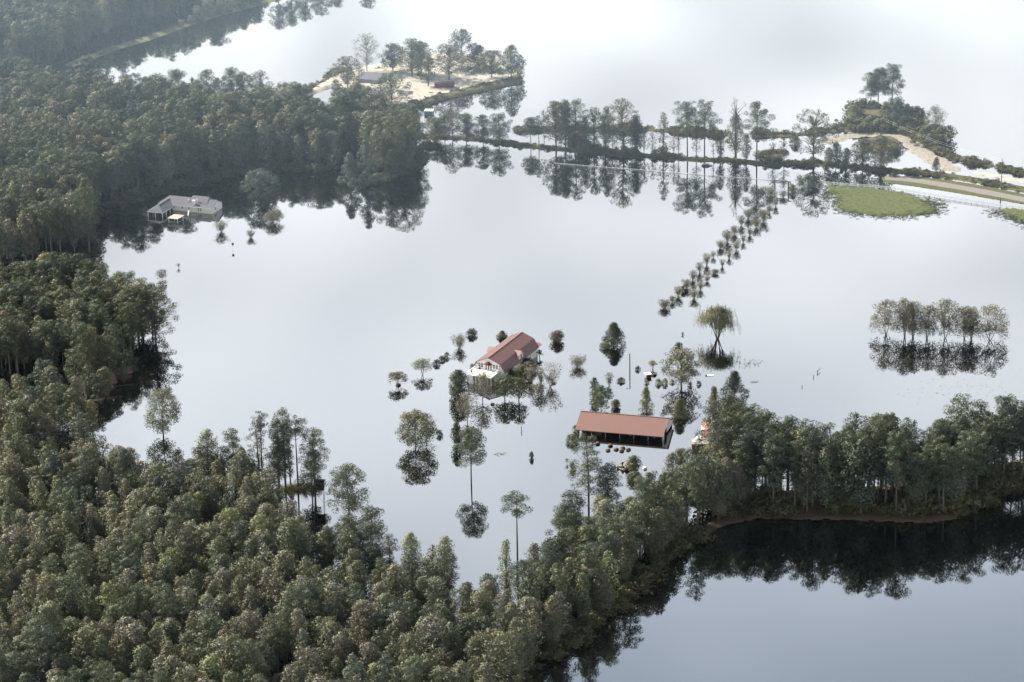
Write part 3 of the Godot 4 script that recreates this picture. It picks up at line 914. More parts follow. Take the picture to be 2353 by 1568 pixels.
	tree("vase", 1221, 879, 845, 26, "sparse", "thin stemmy shrub nearer the house wall", yard)
	tree("bush", 1199, 868, 840, 46, "olive", "olive shrub against the house's right wall", yard)
	tree("bush", 1216, 852, 832, 40, "greybrown", "brown shrub behind the olive one by the right wall", yard)
	tree("bush", 1210, 842, 823, 32, "deep", "dark bush at the back of the right wall", yard)
	tree("bush", 1174, 869, 850, 24, "deep", "dark bush at the front corner of the right wall", yard)
	tree("umbrella", 1240, 823, 804, 16, "deep", "small dark clipped tree at the back corner of the house", yard)
	tree("egg", 1053, 911, 853, 58, "dark", "big dense rounded bush left of the white deck", yard)
	tree("thin", 1109, 922, 860, 54, "greybrown", "thin-leaved tree growing in front of the deck", yard)
	tree("oak", 1160, 918, 864, 52, "green", "leafy green tree right of the deck", yard)
	tree("oak", 1192, 921, 868, 44, "green", "second leafy crown beside the green tree", yard)
	tree("thin", 1238, 908, 882, 36, "olive", "thin shrub in the water right of the leafy tree", yard)
	tree("thin", 1074, 966, 902, 54, "greybrown", "brown half-bare tree in front of the rounded bush", yard)
	tree("bush", 1085, 846, 837, 12, "green", "little bush by the left corner of the deck", yard)
	tree("broad", 955, 1030, 948, 84, "olive", "large tree mirrored in open water left of the lone pine")
	tree("thin", 980, 1012, 952, 42, "pale", "pale thin tree behind the large mirrored tree")
	tree("bush", 1009, 1001, 989, 18, "dark", "small dark bush right of the large mirrored tree")
	tree("egg", 1050, 1022, 972, 30, "dark", "dark narrow tree behind the lone pine's crown")
	tree("egg", 1222, 1053, 1039, 12, "dark", "tiny bush in open water left of the barn")
	tree("bush", 1003, 838, 827, 18, "dark", "first bush of the short hedge behind the umbrella trees", "bushes of the short hedge")
	tree("bush", 1016, 828, 819, 16, "dark", "middle bush of the short hedge behind the umbrella trees", "bushes of the short hedge")
	tree("bush", 1027, 821, 810, 15, "green", "last bush of the short hedge behind the umbrella trees", "bushes of the short hedge")
	# between house and barn, and the lawn under water
	tree("cone", 1410, 791, 742, 52, "dark", "dark glossy magnolia tapering to a point")
	tree("bush", 1391, 800, 788, 26, "olive", "olive bush at the foot of the magnolia")
	tree("bush", 1466, 850, 842, 14, "dark", "round bush right of the lamp pole")
	tree("umbrella", 1500, 848, 829, 22, "yellow", "little yellow tree with crooked stem by the white box")
	tree("bush", 1486, 881, 874, 12, "greybrown", "clipped round bush below the white box")
	tree("bush", 1586, 887, 879, 13, "greybrown", "clipped round bush left of two under the oak")
	tree("bush", 1606, 884, 876, 12, "greybrown", "clipped round bush right of two under the oak")
	tree("bush", 1513, 882, 871, 16, "lime", "left bush of the bright low hedge", "bushes of the bright hedge")
	tree("bush", 1528, 882, 870, 16, "lime", "right bush of the bright low hedge", "bushes of the bright hedge")
	tree("bush", 1545, 880, 873, 12, "greybrown", "brown clipped end of the bright hedge")
	tree("oak", 1566, 888, 803, 88, "olive", "great fan-shaped oak between willow and barn")
	tree("bush", 1560, 797, 788, 20, "dark", "small dark bush above the great oak")
	tree("bush", 1569, 770, 764, 7, "dark", "scrap of a shrub above the small dark bush")
	tree("willow", 1649, 779, 706, 100, "willow", "weeping willow with strands trailing in the water")
	tree("vase", 1400, 887, 856, 17, "sparse", "grey stemmy shrub left of the lamp pole")
	tree("bush", 1427, 877, 868, 17, "green", "spiky green shrub at the foot of the lamp pole")
	tree("egg", 1366, 912, 869, 23, "deep", "narrow dark cypress left of the barn")
	tree("broad", 1381, 943, 887, 44, "green", "bright leafy tree behind the barn's left end")
	tree("egg", 1415, 936, 919, 22, "olive", "small round tree behind the barn roof")
	tree("cone", 1486, 946, 889, 36, "lime", "light green cedar behind the barn roof")
	tree("cone", 1561, 958, 918, 44, "olive", "olive cone-shaped tree right of the barn ridge")
	tree("cone", 1640, 960, 890, 40, "olive", "olive cedar behind the grain silos")
	tree("cone", 1687, 908, 853, 60, "dark", "dense dark cone-shaped tree above the grove")
	tree("broad", 1664, 1050, 938, 54, "pale", "pale tree at the left end of the grove beside the silos")
	tree("broad", 1704, 1090, 925, 70, "olive", "olive tree overhanging the grain silos")
	tree("pine_full", 1735, 1100, 930, 66, "pine2", "tall bright pine at the grove's left end")
	tree("tall", 1622, 1078, 1026, 40, "olive", "leafy tree masking the block shed's right half")
	tree("tall", 1596, 1090, 1046, 34, "greybrown", "grey-brown tree below the block shed")
	tree("bush", 1316, 1016, 999, 30, "olive", "long mound of shrub at the barn's left corner")
	tree("bush", 1323, 990, 978, 16, "green", "round bush behind the barn's left corner")
	tree("bush", 1563, 1050, 1032, 30, "greybrown", "brownish bush right of the barn's gable")
	tree("egg", 1456, 1083, 1049, 36, "olive", "olive rounded tree beside the heap of wrapped bales")
	tree("bush", 1457, 1105, 1085, 34, "green", "green bush below the heap of wrapped bales")
	tree("bare", 1303, 1066, 1054, 10, "sparse", "tiny bare shrub left of the open pine")
	tree("egg", 1316, 1078, 1062, 14, "deep", "small dark cedar left of the open pine")
	tree("tall", 1545, 1150, 1040, 52, "pale", "pale tree on the left shoulder of the pond wood")
	tree("pine", 1580, 1155, 1030, 44, "pine2", "pine on the left shoulder of the pond wood")
	# the grove of river birches
	var birch := "river birches in the flooded meadow"
	tree("grove", 2036, 770, 692, 62, "greybrown", "leftmost birch of the row in the flooded meadow", birch)
	tree("grove", 2079, 774, 686, 42, "greybrown", "second birch of the row, the tallest top", birch)
	tree("grove", 2098, 775, 694, 42, "sparse", "third birch of the row, close to the second", birch)
	tree("grove", 2130, 778, 703, 40, "greybrown", "fourth birch of the row, narrow", birch)
	tree("grove", 2172, 777, 690, 58, "greybrown", "fifth birch of the row, the densest", birch)
	tree("grove", 2216, 779, 705, 42, "sparse", "sixth birch of the row, thin with forked stems", birch)
	tree("grove", 2232, 781, 705, 36, "sparse", "seventh birch of the row, leaning right", birch)
	tree("grove", 2275, 783, 706, 74, "greybrown", "last birch of the row, broad at its right end", birch)
	# crape myrtles along the drive: base x, base y, top, width in survey pixels
	var rows := [1528, 708, 690, 25, 1545, 695, 680, 15, 1559, 681, 658, 20, 1578, 662, 643, 20, 1595, 686, 666, 21, 1610, 666, 647, 16, 1593, 644, 622, 18, 1608, 626, 603, 17, 1625, 647, 634, 13, 1624, 609, 583, 18, 1643, 629, 620, 18, 1639, 592, 578, 12, 1660, 613, 596, 12, 1656, 571, 554, 19, 1676, 594, 578, 13, 1672, 555, 529.6, 23, 1692, 575, 554, 18, 1688, 538, 519, 20, 1708, 557, 540, 14, 1704, 518, 496, 19, 1723, 541, 523, 15, 1720, 502, 483, 20, 1738, 523, 504, 20, 1754, 507, 482, 23, 1768, 488, 473, 11, 1783, 474, 455, 14]
	for k in range(0, rows.size(), 4):
		var place := ["nearest the house", "in the lower third of the drive", "half-way along the drive", "in the upper third of the drive", "nearest the ranch gate"][int(k / 4 * 5 / 26)] as String
		tree("vase", rows[k], rows[k + 1], rows[k + 2], rows[k + 3], "sparse" if k % 12 else "greybrown", "grey fan-shaped crape myrtle of the double row, %s" % place, "crape myrtles lining the flooded drive")
	tree("bush", 1570, 670, 657, 17, "dark", "round dark bush among the crape myrtles")
	# beyond the upper edge: the trees whose reflections reach into the picture
	for q in [[640, -2, -72, 40], [668, -12, -84, 40], [700, -22, -92, 44], [735, -32, -100, 40], [770, -42, -100, 36], [838, -45, -108, 30], [850, -46, -112, 24]]:
		tree("pine_full", q[0], q[1], q[2], q[3], "pine", "far pine on the dike, seen only as a reflection at the top edge", "pines on the far dike")
	for q in [[455, 48, 12, 24], [480, 40, -4, 30], [505, 34, 0, 26], [530, 26, -14, 30], [560, 18, -20, 30], [590, 10, -30, 34], [440, 54, 34, 20], [415, 62, 44, 16]]:
		tree("broad", q[0], q[1], q[2], q[3], "pale", "hazy rounded tree on the far dike", "small trees on the far dike", .3)

# ---------------------------------------------------------------- buildings
func frame_of(x: Vector3) -> Basis:
	var r := Vector3(x.x, 0, x.z).normalized()
	return Basis(r, Vector3.UP, r.cross(Vector3.UP))

# a window as a part: white frame with its pane; looks along +z of turn
func window(parent: Node, p: Vector3, turn: Basis, w: float, h: float, bars := 1) -> void:
	var s := Shape.new()
	var b := 0.09
	s.box(p + turn * Vector3(0, h * 0.5, 0), Vector3(w + b, b, 0.1), turn)
	s.box(p + turn * Vector3(0, -h * 0.5, 0.02), Vector3(w + b * 2, b, 0.14), turn)
	for e in [-0.5, 0.5]:
		s.box(p + turn * Vector3(w * e, 0, 0.005), Vector3(b, h - b * 0.5, 0.1), turn)
	s.box(p + turn * Vector3(0, 0, 0.01), Vector3(w - b, 0.06, 0.08), turn)
	for k in bars:
		s.box(p + turn * Vector3(-w * 0.5 + w * (k + 1) / (bars + 1), 0, 0.015), Vector3(0.05, h - b, 0.07), turn)
	var o := build("window", s, M.white_trim, parent)
	var g := Shape.new()
	g.box(p + turn * Vector3(0, 0, -0.01), Vector3(w - b, h - b, 0.04), turn)
	build("pane", g, M.glass, o)

func ribs(s: Shape, a: Vector3, b: Vector3, c: Vector3, d: Vector3, every: float) -> void:   # raised seams running from edge ab to edge dc
	var normal := (c - a).cross(b - a).normalized()
	if normal.y < 0.0:
		normal = -normal
	var n := int(a.distance_to(b) / every)
	for k in n + 1:
		var t := float(k) / n
		s.bar(a.lerp(b, t) + normal * 0.025, d.lerp(c, t) + normal * 0.025, 0.07, 0.06)

func red_house() -> void:
	var t := Basis(Vector3(.905, 0, .425).normalized(), Vector3.UP, Vector3(-.425, 0, .905).normalized())
	var o := thing("house", "large white house with red gambrel roof and raised deck standing in flood water", "house", Vector3(-8.4, 0, 38.15), t)
	var L := -28.0
	var w := Shape.new()
	for x in [-6.1, 6.1]:
		w.box(Vector3(x, 1.2, L / 2), Vector3(0.25, 3.8, -L))
	var gable := [Vector2(-6.22, -0.7), Vector2(6.22, -0.7), Vector2(6.22, 3.0), Vector2(4.5, 5.85), Vector2(0, 7.7), Vector2(-4.5, 5.85), Vector2(-6.22, 3.0)]
	w.extrude(gable, -0.25, 0.0)
	w.extrude(gable, L, L + 0.25)
	build("wall", w, M.white, o)
	var z0 := 0.45
	var z1 := L - 0.45
	var prof := [Vector2(6.62, 2.8), Vector2(4.62, 6.0), Vector2(0, 7.9), Vector2(-4.62, 6.0), Vector2(-6.62, 2.8)]
	for k in 4:
		var s := Shape.new()
		var a: Vector2 = prof[k]
		var b: Vector2 = prof[k + 1]
		var q := [Vector3(a.x, a.y, z0), Vector3(b.x, b.y, z0), Vector3(b.x, b.y, z1), Vector3(a.x, a.y, z1)]
		s.slab(q, 0.14)
		var r := build("roof", s, M.red_roof, o)
		var rs := Shape.new()
		ribs(rs, q[0], q[3], q[2], q[1], 0.75)
		build("roof_seams", rs, M.red_roof, r).set_meta("kind", "stuff")
	var cap := Shape.new()
	cap.bar(Vector3(0, 7.95, z0), Vector3(0, 7.95, z1), 0.35, 0.12)
	build("ridge_cap", cap, M.red_roof, o)
	var fz := Basis.IDENTITY
	for x in [-3.55, -2.55, 2.15, 3.15]:
		window(o, Vector3(x, 4.72, 0.05), fz, 0.8, 1.5)
	for x in [-0.95, 0.0, 0.95]:
		var d := Shape.new()
		d.box(Vector3(x, 4.2, 0.05), Vector3(0.88, 2.1, 0.09))
		var door := build("door", d, M.white_trim, o)
		var g := Shape.new()
		g.box(Vector3(x, 4.25, 0.085), Vector3(0.5, 1.6, 0.05))
		build("pane", g, M.glass, door)
	var aw := Shape.new()
	for k in 10:
		var t0 := PI * k / 10.0
		var t1 := PI * (k + 1) / 10.0
		for m in 5:
			var e0 := PI / 2 * m / 5.0
			var e1 := PI / 2 * (m + 1) / 5.0
			var f := func(tt: float, ee: float) -> Vector3: return Vector3(-cos(tt) * cos(ee * 0.9) * 1.5, 5.35 + sin(ee) * 1.1 * (0.4 + 0.6 * sin(tt)), 0.08 + sin(tt) * cos(ee) * 1.25)
			var a: Vector3 = f.call(t0, e0)
			var b: Vector3 = f.call(t1, e0)
			var c: Vector3 = f.call(t1, e1)
			var d: Vector3 = f.call(t0, e1)
			aw.quad(a, b, c, d, ((a + c) * 0.5 - Vector3(0, 5.2, 0)).normalized())
	build("awning", aw, M.maroon, o)
	for x in [-4.4, -1.75, 1.75, 4.3]:
		var l := Shape.new()
		l.box(Vector3(x, 5.1, 0.12), Vector3(0.2, 0.34, 0.24))
		build("wall_lamp", l, M.black, o)
	var side := Basis(Vector3(0, 0, -1), Vector3.UP, Vector3(1, 0, 0))
	for z in [-3.0, -6.3, -9.6, -16.0, -21.6]:
		window(o, Vector3(6.28, 1.75, z), side, 0.85, 1.35)
	# dormers, one on each side
	for e in [1.0, -1.0]:
		var zc := -14.0
		var hw := 1.65
		var face_x := 6.15
		var wall := Shape.new()
		var pent := [Vector2(zc - hw, 3.1), Vector2(zc + hw, 3.1), Vector2(zc + hw, 5.35), Vector2(zc, 6.35), Vector2(zc - hw, 5.35)]
		wall.extrude(pent, 4.2 * e, face_x * e, 0)
		var dm := build("dormer", wall, M.white, o)
		var rf := Shape.new()
		for u in [1.0, -1.0]:
			rf.slab([Vector3(6.5 * e, 5.22, zc + (hw + 0.3) * u), Vector3(6.5 * e, 6.5, zc), Vector3(3.4 * e, 6.5, zc), Vector3(4.9 * e, 5.22, zc + (hw + 0.3) * u)], 0.1)
		var dr := build("dormer_roof", rf, M.red_rust, dm)
		var sm := Shape.new()
		for u in [1.0, -1.0]:
			ribs(sm, Vector3(6.5 * e, 5.22, zc + (hw + 0.3) * u), Vector3(4.9 * e, 5.22, zc + (hw + 0.3) * u), Vector3(3.4 * e, 6.5, zc), Vector3(6.5 * e, 6.5, zc), 0.5)
		var tt := Basis(Vector3(0, 0, -e), Vector3.UP, Vector3(e, 0, 0))
		window(dm, Vector3((face_x + 0.05) * e, 4.45, zc), tt, 1.3, 1.6)
	# rear lean-to seen past the far corner
	var back := Shape.new()
	back.slab([Vector3(5.2, 4.3, L - 0.3), Vector3(6.9, 3.4, L - 0.3), Vector3(6.9, 3.2, L - 2.6), Vector3(5.2, 4.1, L - 2.6)], 0.12)
	build("porch_roof", back, M.pink_roof, o)
	# the deck
	var floor_ := Shape.new()
	floor_.box(Vector3(-0.5, 3.08, 3.55), Vector3(9.3, 0.22, 7.0))
	build("deck_floor", floor_, M.white, o)
	var under := Shape.new()
	under.box(Vector3(-4.0, 1.1, 6.9), Vector3(2.2, 3.7, 0.16))
	build("deck_wall", under, M.white, o)
	under = Shape.new()
	under.box(Vector3(0.4, 1.1, 6.9), Vector3(2.4, 3.7, 0.16))
	build("deck_wall", under, M.white, o)
	under = Shape.new()
	under.box(Vector3(-5.05, 1.1, 3.5), Vector3(0.16, 3.7, 6.7))
	build("deck_wall", under, M.white, o)
	for p in [Vector2(4.05, 6.9), Vector2(4.05, 3.6), Vector2(2.6, 6.9), Vector2(-1.9, 6.9)]:
		var post := Shape.new()
		post.box(Vector3(p.x, 1.0, p.y), Vector3(0.3, 3.9, 0.3))
		build("deck_post", post, M.white_trim, o)
	var corners := [Vector3(-5.1, 0, 0.1), Vector3(-5.1, 0, 7.0), Vector3(4.1, 0, 7.0), Vector3(4.1, 0, 0.1)]
	for k in 3:
		var a: Vector3 = corners[k]
		var b: Vector3 = corners[k + 1]
		var rail := Shape.new()
		rail.bar(a + Vector3(0, 4.12, 0), b + Vector3(0, 4.12, 0), 0.2, 0.14)
		rail.bar(a + Vector3(0, 3.4, 0), b + Vector3(0, 3.4, 0), 0.08, 0.1)
		var ro := build("deck_rail", rail, M.white_trim, o)
		var n := int(a.distance_to(b) / 0.5)
		for j in n:
			var ps := Shape.new()
			var q := a.lerp(b, (j + 0.5) / n)
			ps.box(q + Vector3(0, 3.75, 0), Vector3(0.14, 0.72, 0.14) if j % 4 == 0 else Vector3(0.06, 0.7, 0.06))
			build("baluster", ps, M.white_trim, ro)
	var inner := Shape.new()
	inner.bar(Vector3(-5.0, 4.1, 2.2), Vector3(-3.6, 4.1, 2.2), 0.12, 0.12)
	inner.bar(Vector3(-3.6, 4.1, 2.2), Vector3(-3.6, 4.1, 0.2), 0.12, 0.12)
	inner.box(Vector3(-3.6, 3.65, 2.2), Vector3(0.12, 0.9, 0.12))
	build("deck_rail", inner, M.white_trim, o)
	var t2 := thing("deck_table", "long pale table standing on the white deck", "table", Vector3(-8.4, 3.19, 38.15) + t * Vector3(-1.9, 0, 3.4), t * Basis(Vector3.UP, 0.5))
	var tp := Shape.new()
	tp.box(Vector3(0, 0.74, 0), Vector3(3.0, 0.06, 1.0))
	build("table_top", tp, M.white_trim, t2)
	for sx in [-1.3, 1.3]:
		for sz in [-0.4, 0.4]:
			var lg := Shape.new()
			lg.box(Vector3(sx, 0.355, sz), Vector3(0.07, 0.71, 0.07))
			build("leg", lg, M.grey_metal, t2)
	for k in 2:
		var gr := thing("deck_chair", ["dark chair by the left rail of the deck", "dark grill-like stand near the door side of the deck"][k], "chair", Vector3(-8.4, 3.19, 38.15) + t * [Vector3(-4.2, 0, 5.4), Vector3(-3.1, 0, 1.2)][k], t)
		var se := Shape.new()
		se.box(Vector3(0, 0.42, 0), Vector3(0.55, 0.08, 0.55))
		build("seat", se, M.black, gr)
		var bk := Shape.new()
		bk.box(Vector3(0, 0.72, -0.26), Vector3(0.55, 0.52, 0.06))
		build("backrest", bk, M.black, gr)
		for sx in [-0.22, 0.22]:
			for sz in [-0.2, 0.2]:
				var lg := Shape.new()
				lg.box(Vector3(sx, 0.19, sz), Vector3(0.05, 0.38, 0.05))
				build("leg", lg, M.black, gr)

func barn() -> void:
	var t := frame_of(Vector3(.9615, 0, .275))
	var p0 := Vector3(21.33, 0, 93.18)
	var o := thing("barn", "long open-fronted barn with faded red ribbed metal roof, flooded floor", "barn", p0, t)
	var L := 29.4
	var D := 14.7
	var ridge := Vector3(0, 5.55, -D / 2)
	for e in [1, -1]:
		var ez := 0.7 if e == 1 else -D - 0.7
		var q := [Vector3(-0.55, 1.9, ez), Vector3(L + 0.45, 1.9, ez), Vector3(L + 0.45, ridge.y, ridge.z), Vector3(-0.55, ridge.y, ridge.z)]
		var s := Shape.new()
		s.slab(q, 0.1)
		var r := build("roof", s, M.red_rust, o)
		var rs := Shape.new()
		ribs(rs, q[0], q[1], q[2], q[3], 0.42)
		build("roof_seams", rs, M.red_rust, r).set_meta("kind", "stuff")
		var fascia := Shape.new()
		fascia.box(Vector3(L / 2 - 0.05, 1.78, ez), Vector3(L + 1.0, 0.2, 0.08))
		build("fascia", fascia, M.red_roof, o)
	var cap := Shape.new()
	cap.bar(Vector3(-0.55, ridge.y + 0.07, ridge.z), Vector3(L + 0.45, ridge.y + 0.07, ridge.z), 0.4, 0.1)
	build("ridge_cap", cap, M.red_roof, o)
	for k in 7:
		var s := Shape.new()
		s.box(Vector3(L * k / 6.0, 0.7, 0), Vector3(0.22, 2.6, 0.22))
		build("post", s, M.weathered, o)
	for k in [1, 2, 3, 4, 5]:
		var s := Shape.new()
		s.box(Vector3(L * k / 6.0, 1.5, -D / 2), Vector3(0.25, 4.4, 0.25))
		build("inner_post", s, M.dark_wood, o)
	var back := Shape.new()
	back.box(Vector3(L / 2, 0.6, -D), Vector3(L, 2.9, 0.16))
	build("wall", back, M.dark_wood, o)
	for x in [0.0, L]:
		var g := Shape.new()
		var f := func(z: float) -> float: return 5.4 - absf(z + D / 2) * (5.4 - 1.95) / (D / 2)
		g.extrude([Vector2(0, -0.6), Vector2(0, f.call(0.0)), Vector2(-2.6, f.call(-2.6)), Vector2(-2.6, -0.6)], x - 0.09, x + 0.09, 0)
		g.extrude([Vector2(-2.6, 2.75), Vector2(-2.6, f.call(-2.6)), Vector2(-6.2, f.call(-6.2)), Vector2(-6.2, 2.75)], x - 0.09, x + 0.09, 0)
		g.extrude([Vector2(-6.2, 0.75), Vector2(-6.2, f.call(-6.2)), Vector2(-D / 2, 5.4), Vector2(-D, f.call(-D)), Vector2(-D, 0.75)], x - 0.09, x + 0.09, 0)
		build("gable_wall", g, M.grey_board, o)
	for k in 3:
		var b := bale(Vector3.ZERO, 0.8, ["brown mound of hay in the barn's second bay", "brown mound of hay in the barn's fourth bay", "pale mound of hay in the barn's right bay"][k])
		b.transform = Transform3D(Basis(Vector3.UP, k * 1.1) * Basis.from_scale(Vector3(1.5, 0.9, 1.5)), p0 + t * Vector3([6.8, 16.8, 26.5][k], 0.05, -2.6 - k * 0.4))

func bale(p: Vector3, r: float, label: String) -> Node3D:
	var o := thing("hay_bale", label, "hay bale", p, Basis(Vector3.UP, rng.randf() * TAU), "round hay bales")
	var s := Shape.new()
	var rings := 9
	var sides := 14
	for k in rings:
		var a := float(k) / rings
		var b := float(k + 1) / rings
		for j in sides:
			var f := func(u: float, m: int) -> Vector3:
				var t := TAU * m / sides
				var rr := r * pow(maxf(0.0, 1.0 - pow(absf(u * 2.0 - 1.0), 5.0)), 0.5) * (1.0 + 0.06 * sin(u * 40.0 + m % sides))
				return Vector3((u - 0.5) * r * 2.1, cos(t) * rr * 0.8 + r * 0.12, sin(t) * rr)
			var q: Array = [f.call(a, j), f.call(a, j + 1), f.call(b, j + 1), f.call(b, j)]
			var mid: Vector3 = (q[0] + q[2]) * 0.5
			s.quad(q[0], q[1], q[2], q[3], (mid - Vector3(0, r * 0.1, 0)).normalized())
	build("straw", s, M.hay, o)
	var band := Shape.new()
	for x in [-0.45, 0.0, 0.45]:
		for j in 12:
			var t0 := TAU * j / 12
			var t1 := TAU * (j + 1) / 12
			band.bar(Vector3(x * r, cos(t0) * r * 0.83 + r * 0.12, sin(t0) * r * 1.03), Vector3(x * r, cos(t1) * r * 0.83 + r * 0.12, sin(t1) * r * 1.03), 0.05, 0.04)
	build("twine", band, M.weathered, o)
	return o

func silo(cx: float, cy: float, r: float, eave: float, apex_y: float, label: String) -> void:
	var p := at(cx, cy)
	var top := height_to(p, apex_y)
	var o := thing("grain_silo", label, "silo", p)
	var w := Shape.new()
	var prof := []
	var rows := int(eave / 0.35) + 1
	for k in rows + 1:
		prof.append(Vector2(r - (0.03 if k % 2 else 0.0), -0.5 + (eave + 0.5) * k / rows))
	w.lathe(Vector3.ZERO, prof, 32)
	build("wall", w, M.pale_metal, o)
	var n := 24
	for k in n:
		var s := Shape.new()
		var t0 := TAU * k / n
		var t1 := TAU * (k + 1) / n
		var d0 := Vector3(cos(t0), 0, sin(t0))
		var d1 := Vector3(cos(t1), 0, sin(t1))
		var low := r + 0.18
		s.slab([d0 * low + Vector3.UP * (eave - 0.08), d1 * low + Vector3.UP * (eave - 0.08), d1 * 0.45 + Vector3.UP * (top - 0.35), d0 * 0.45 + Vector3.UP * (top - 0.35)], 0.05)
		var pa := build("roof_panel", s, M.pink_roof, o)
		var rib := Shape.new()
		rib.bar(d0 * low + Vector3.UP * (eave - 0.02), d0 * 0.45 + Vector3.UP * (top - 0.3), 0.07, 0.12)
		build("rib", rib, M.red_roof, pa)
	var cap := Shape.new()
	cap.lathe(Vector3(0, top - 0.4, 0), [Vector2(0.55, 0), Vector2(0.6, 0.12), Vector2(0.5, 0.3), Vector2(0.25, 0.42), Vector2(0.02, 0.5)], 14)
	build("cap", cap, M.pink_roof, o)
	var lad := Shape.new()
	var dd := Vector3(cos(2.7), 0, sin(2.7))
	for e in [-0.22, 0.22]:
		lad.bar(dd * (r + 0.12) + Vector3(-dd.z, 0, dd.x) * e, dd * (r + 0.12) + Vector3(-dd.z, 0, dd.x) * e + Vector3(0, eave, 0), 0.05, 0.05)
	build("ladder", lad, M.grey_metal, o)

func farmhouse() -> void:
	var t := frame_of(Vector3(.9255, 0, .378))
	var p0 := Vector3(-138.65, 0, -166.31)
	var o := thing("farmhouse", "low white farmhouse with grey shingle roof and pillared porch, flooded to its windows", "house", p0, t)
	var L := 18.26
	var D := 9.0
	var w := Shape.new()
	w.box(Vector3(L / 2, 1.0, -0.1), Vector3(L, 3.2, 0.2))
	build("front_wall", w, M.cream_siding, o)
	w = Shape.new()
	w.box(Vector3(L / 2 - 3, 1.0, -D), Vector3(L + 6, 3.2, 0.2))
	w.extrude([Vector2(-0.2, -0.6), Vector2(-0.2, 2.5), Vector2(-D / 2, 4.5), Vector2(-D, 2.5), Vector2(-D, -0.6)], L - 0.2, L, 0)
	w.box(Vector3(-6, 1.0, -D / 2), Vector3(0.2, 3.2, D))
	build("wall", w, M.white, o)
	var ez := 0.55
	var ry := 4.75
	var rf := Shape.new()
	rf.slab([Vector3(-6.5, 2.5, ez), Vector3(L + 0.5, 2.5, ez), Vector3(L + 0.5, ry, -D / 2), Vector3(-3.2, ry, -D / 2)], 0.12)
	build("roof", rf, M.shingle, o)
	rf = Shape.new()
	rf.slab([Vector3(-6.5, 2.5, -D - ez), Vector3(L + 0.5, 2.5, -D - ez), Vector3(L + 0.5, ry, -D / 2), Vector3(-3.2, ry, -D / 2)], 0.12)
	rf.slab([Vector3(-6.5, 2.5, ez), Vector3(-6.5, 2.5, -D - ez), Vector3(-3.2, ry, -D / 2)], 0.12)
	build("roof", rf, M.shingle, o)
	rf = Shape.new()
	rf.slab([Vector3(6.5, 3.6, -1.6), Vector3(15.2, 3.6, -1.6), Vector3(14.6, ry + 0.75, -D / 2 - 0.8), Vector3(7.1, ry + 0.75, -D / 2 - 0.8)], 0.12)
	rf.slab([Vector3(6.5, 3.0, -D), Vector3(15.2, 3.0, -D), Vector3(14.6, ry + 0.75, -D / 2 - 0.8), Vector3(7.1, ry + 0.75, -D / 2 - 0.8)], 0.12)
	rf.slab([Vector3(6.5, 3.6, -1.6), Vector3(6.5, 3.0, -D), Vector3(7.1, ry + 0.75, -D / 2 - 0.8)], 0.1)
	rf.slab([Vector3(15.2, 3.6, -1.6), Vector3(15.2, 3.0, -D), Vector3(14.6, ry + 0.75, -D / 2 - 0.8)], 0.1)
	build("roof", rf, M.shingle, o)
	var fs := Shape.new()
	fs.box(Vector3(L / 2, 2.36, ez + 0.03), Vector3(L + 1, 0.22, 0.08))
	build("gutter", fs, M.white_trim, o)
	# porch wing
	var pr := Shape.new()
	var a := Vector3(-6.3, 2.05, 10.5)
	var b := Vector3(1.1, 2.05, 10.5)
	var c := Vector3(1.1, 2.05, -0.2)
	var d := Vector3(-6.3, 2.05, -0.2)
	var r0 := Vector3(-2.6, 4.1, 7.0)
	var r1 := Vector3(-2.6, 4.1, -2.5)
	pr.slab([a, b, r0], 0.1)
	pr.slab([b, c, r1, r0], 0.1)
	pr.slab([a, d, r1, r0], 0.1)
	build("porch_roof", pr, M.shingle, o)
	var rc := Shape.new()
	rc.bar(r0 + Vector3(0, 0.08, 0), r1 + Vector3(0, 0.08, 0), 0.3, 0.08)
	build("ridge_cap", rc, M.weathered, o)
	var tr := Shape.new()
	tr.bar(a + Vector3(0.1, -0.15, -0.1), b + Vector3(-0.1, -0.15, -0.1), 0.16, 0.3)
	tr.bar(b + Vector3(-0.1, -0.16, -0.1), c + Vector3(-0.1, -0.16, 0), 0.16, 0.3)
	build("porch_beam", tr, M.white_trim, o)
	for p in [Vector2(-5.9, 10.1), Vector2(0.7, 10.1), Vector2(0.7, 6.8), Vector2(0.7, 3.4), Vector2(-5.9, 6.0), Vector2(-2.6, 10.1)]:
		var ps := Shape.new()
		ps.box(Vector3(p.x, 0.65, p.y), Vector3(0.26, 2.5, 0.26))
		build("porch_post", ps, M.white_trim, o)
	for x in [0.85, 4.7, 7.75]:
		window(o, Vector3(x, 1.55, 0.06), Basis.IDENTITY, 0.75, 1.15)
	for x in [12.1, 13.15]:
		window(o, Vector3(x, 1.35, 0.06), Basis.IDENTITY, 0.75, 1.5)
	window(o, Vector3(L + 0.05, 1.55, -3.0), Basis(Vector3(0, 0, -1), Vector3.UP, Vector3(1, 0, 0)), 1.3, 1.2)
	window(o, Vector3(L + 0.05, 1.2, -5.1), Basis(Vector3(0, 0, -1), Vector3.UP, Vector3(1, 0, 0)), 0.4, 0.5, 0)
	var ch := Shape.new()
	ch.box(Vector3(9.6, 3.6, -0.9), Vector3(1.15, 2.4, 0.8))
	var chim := build("chimney", ch, M.white, o)
	var cc := Shape.new()
	cc.box(Vector3(9.6, 4.85, -0.9), Vector3(1.25, 0.12, 0.9))
	build("chimney_cap", cc, M.white_trim, chim)
	for q in [Vector3(6.4, 4.2, -2.4), Vector3(10.6, 4.8, -2.2)]:
		var v := Shape.new()
		v.lathe(q, [Vector2(0.18, -0.6), Vector2(0.18, 0.1), Vector2(0.34, 0.15), Vector2(0.2, 0.35), Vector2(0.02, 0.4)], 10)
		build("roof_vent", v, M.pale_metal, o)
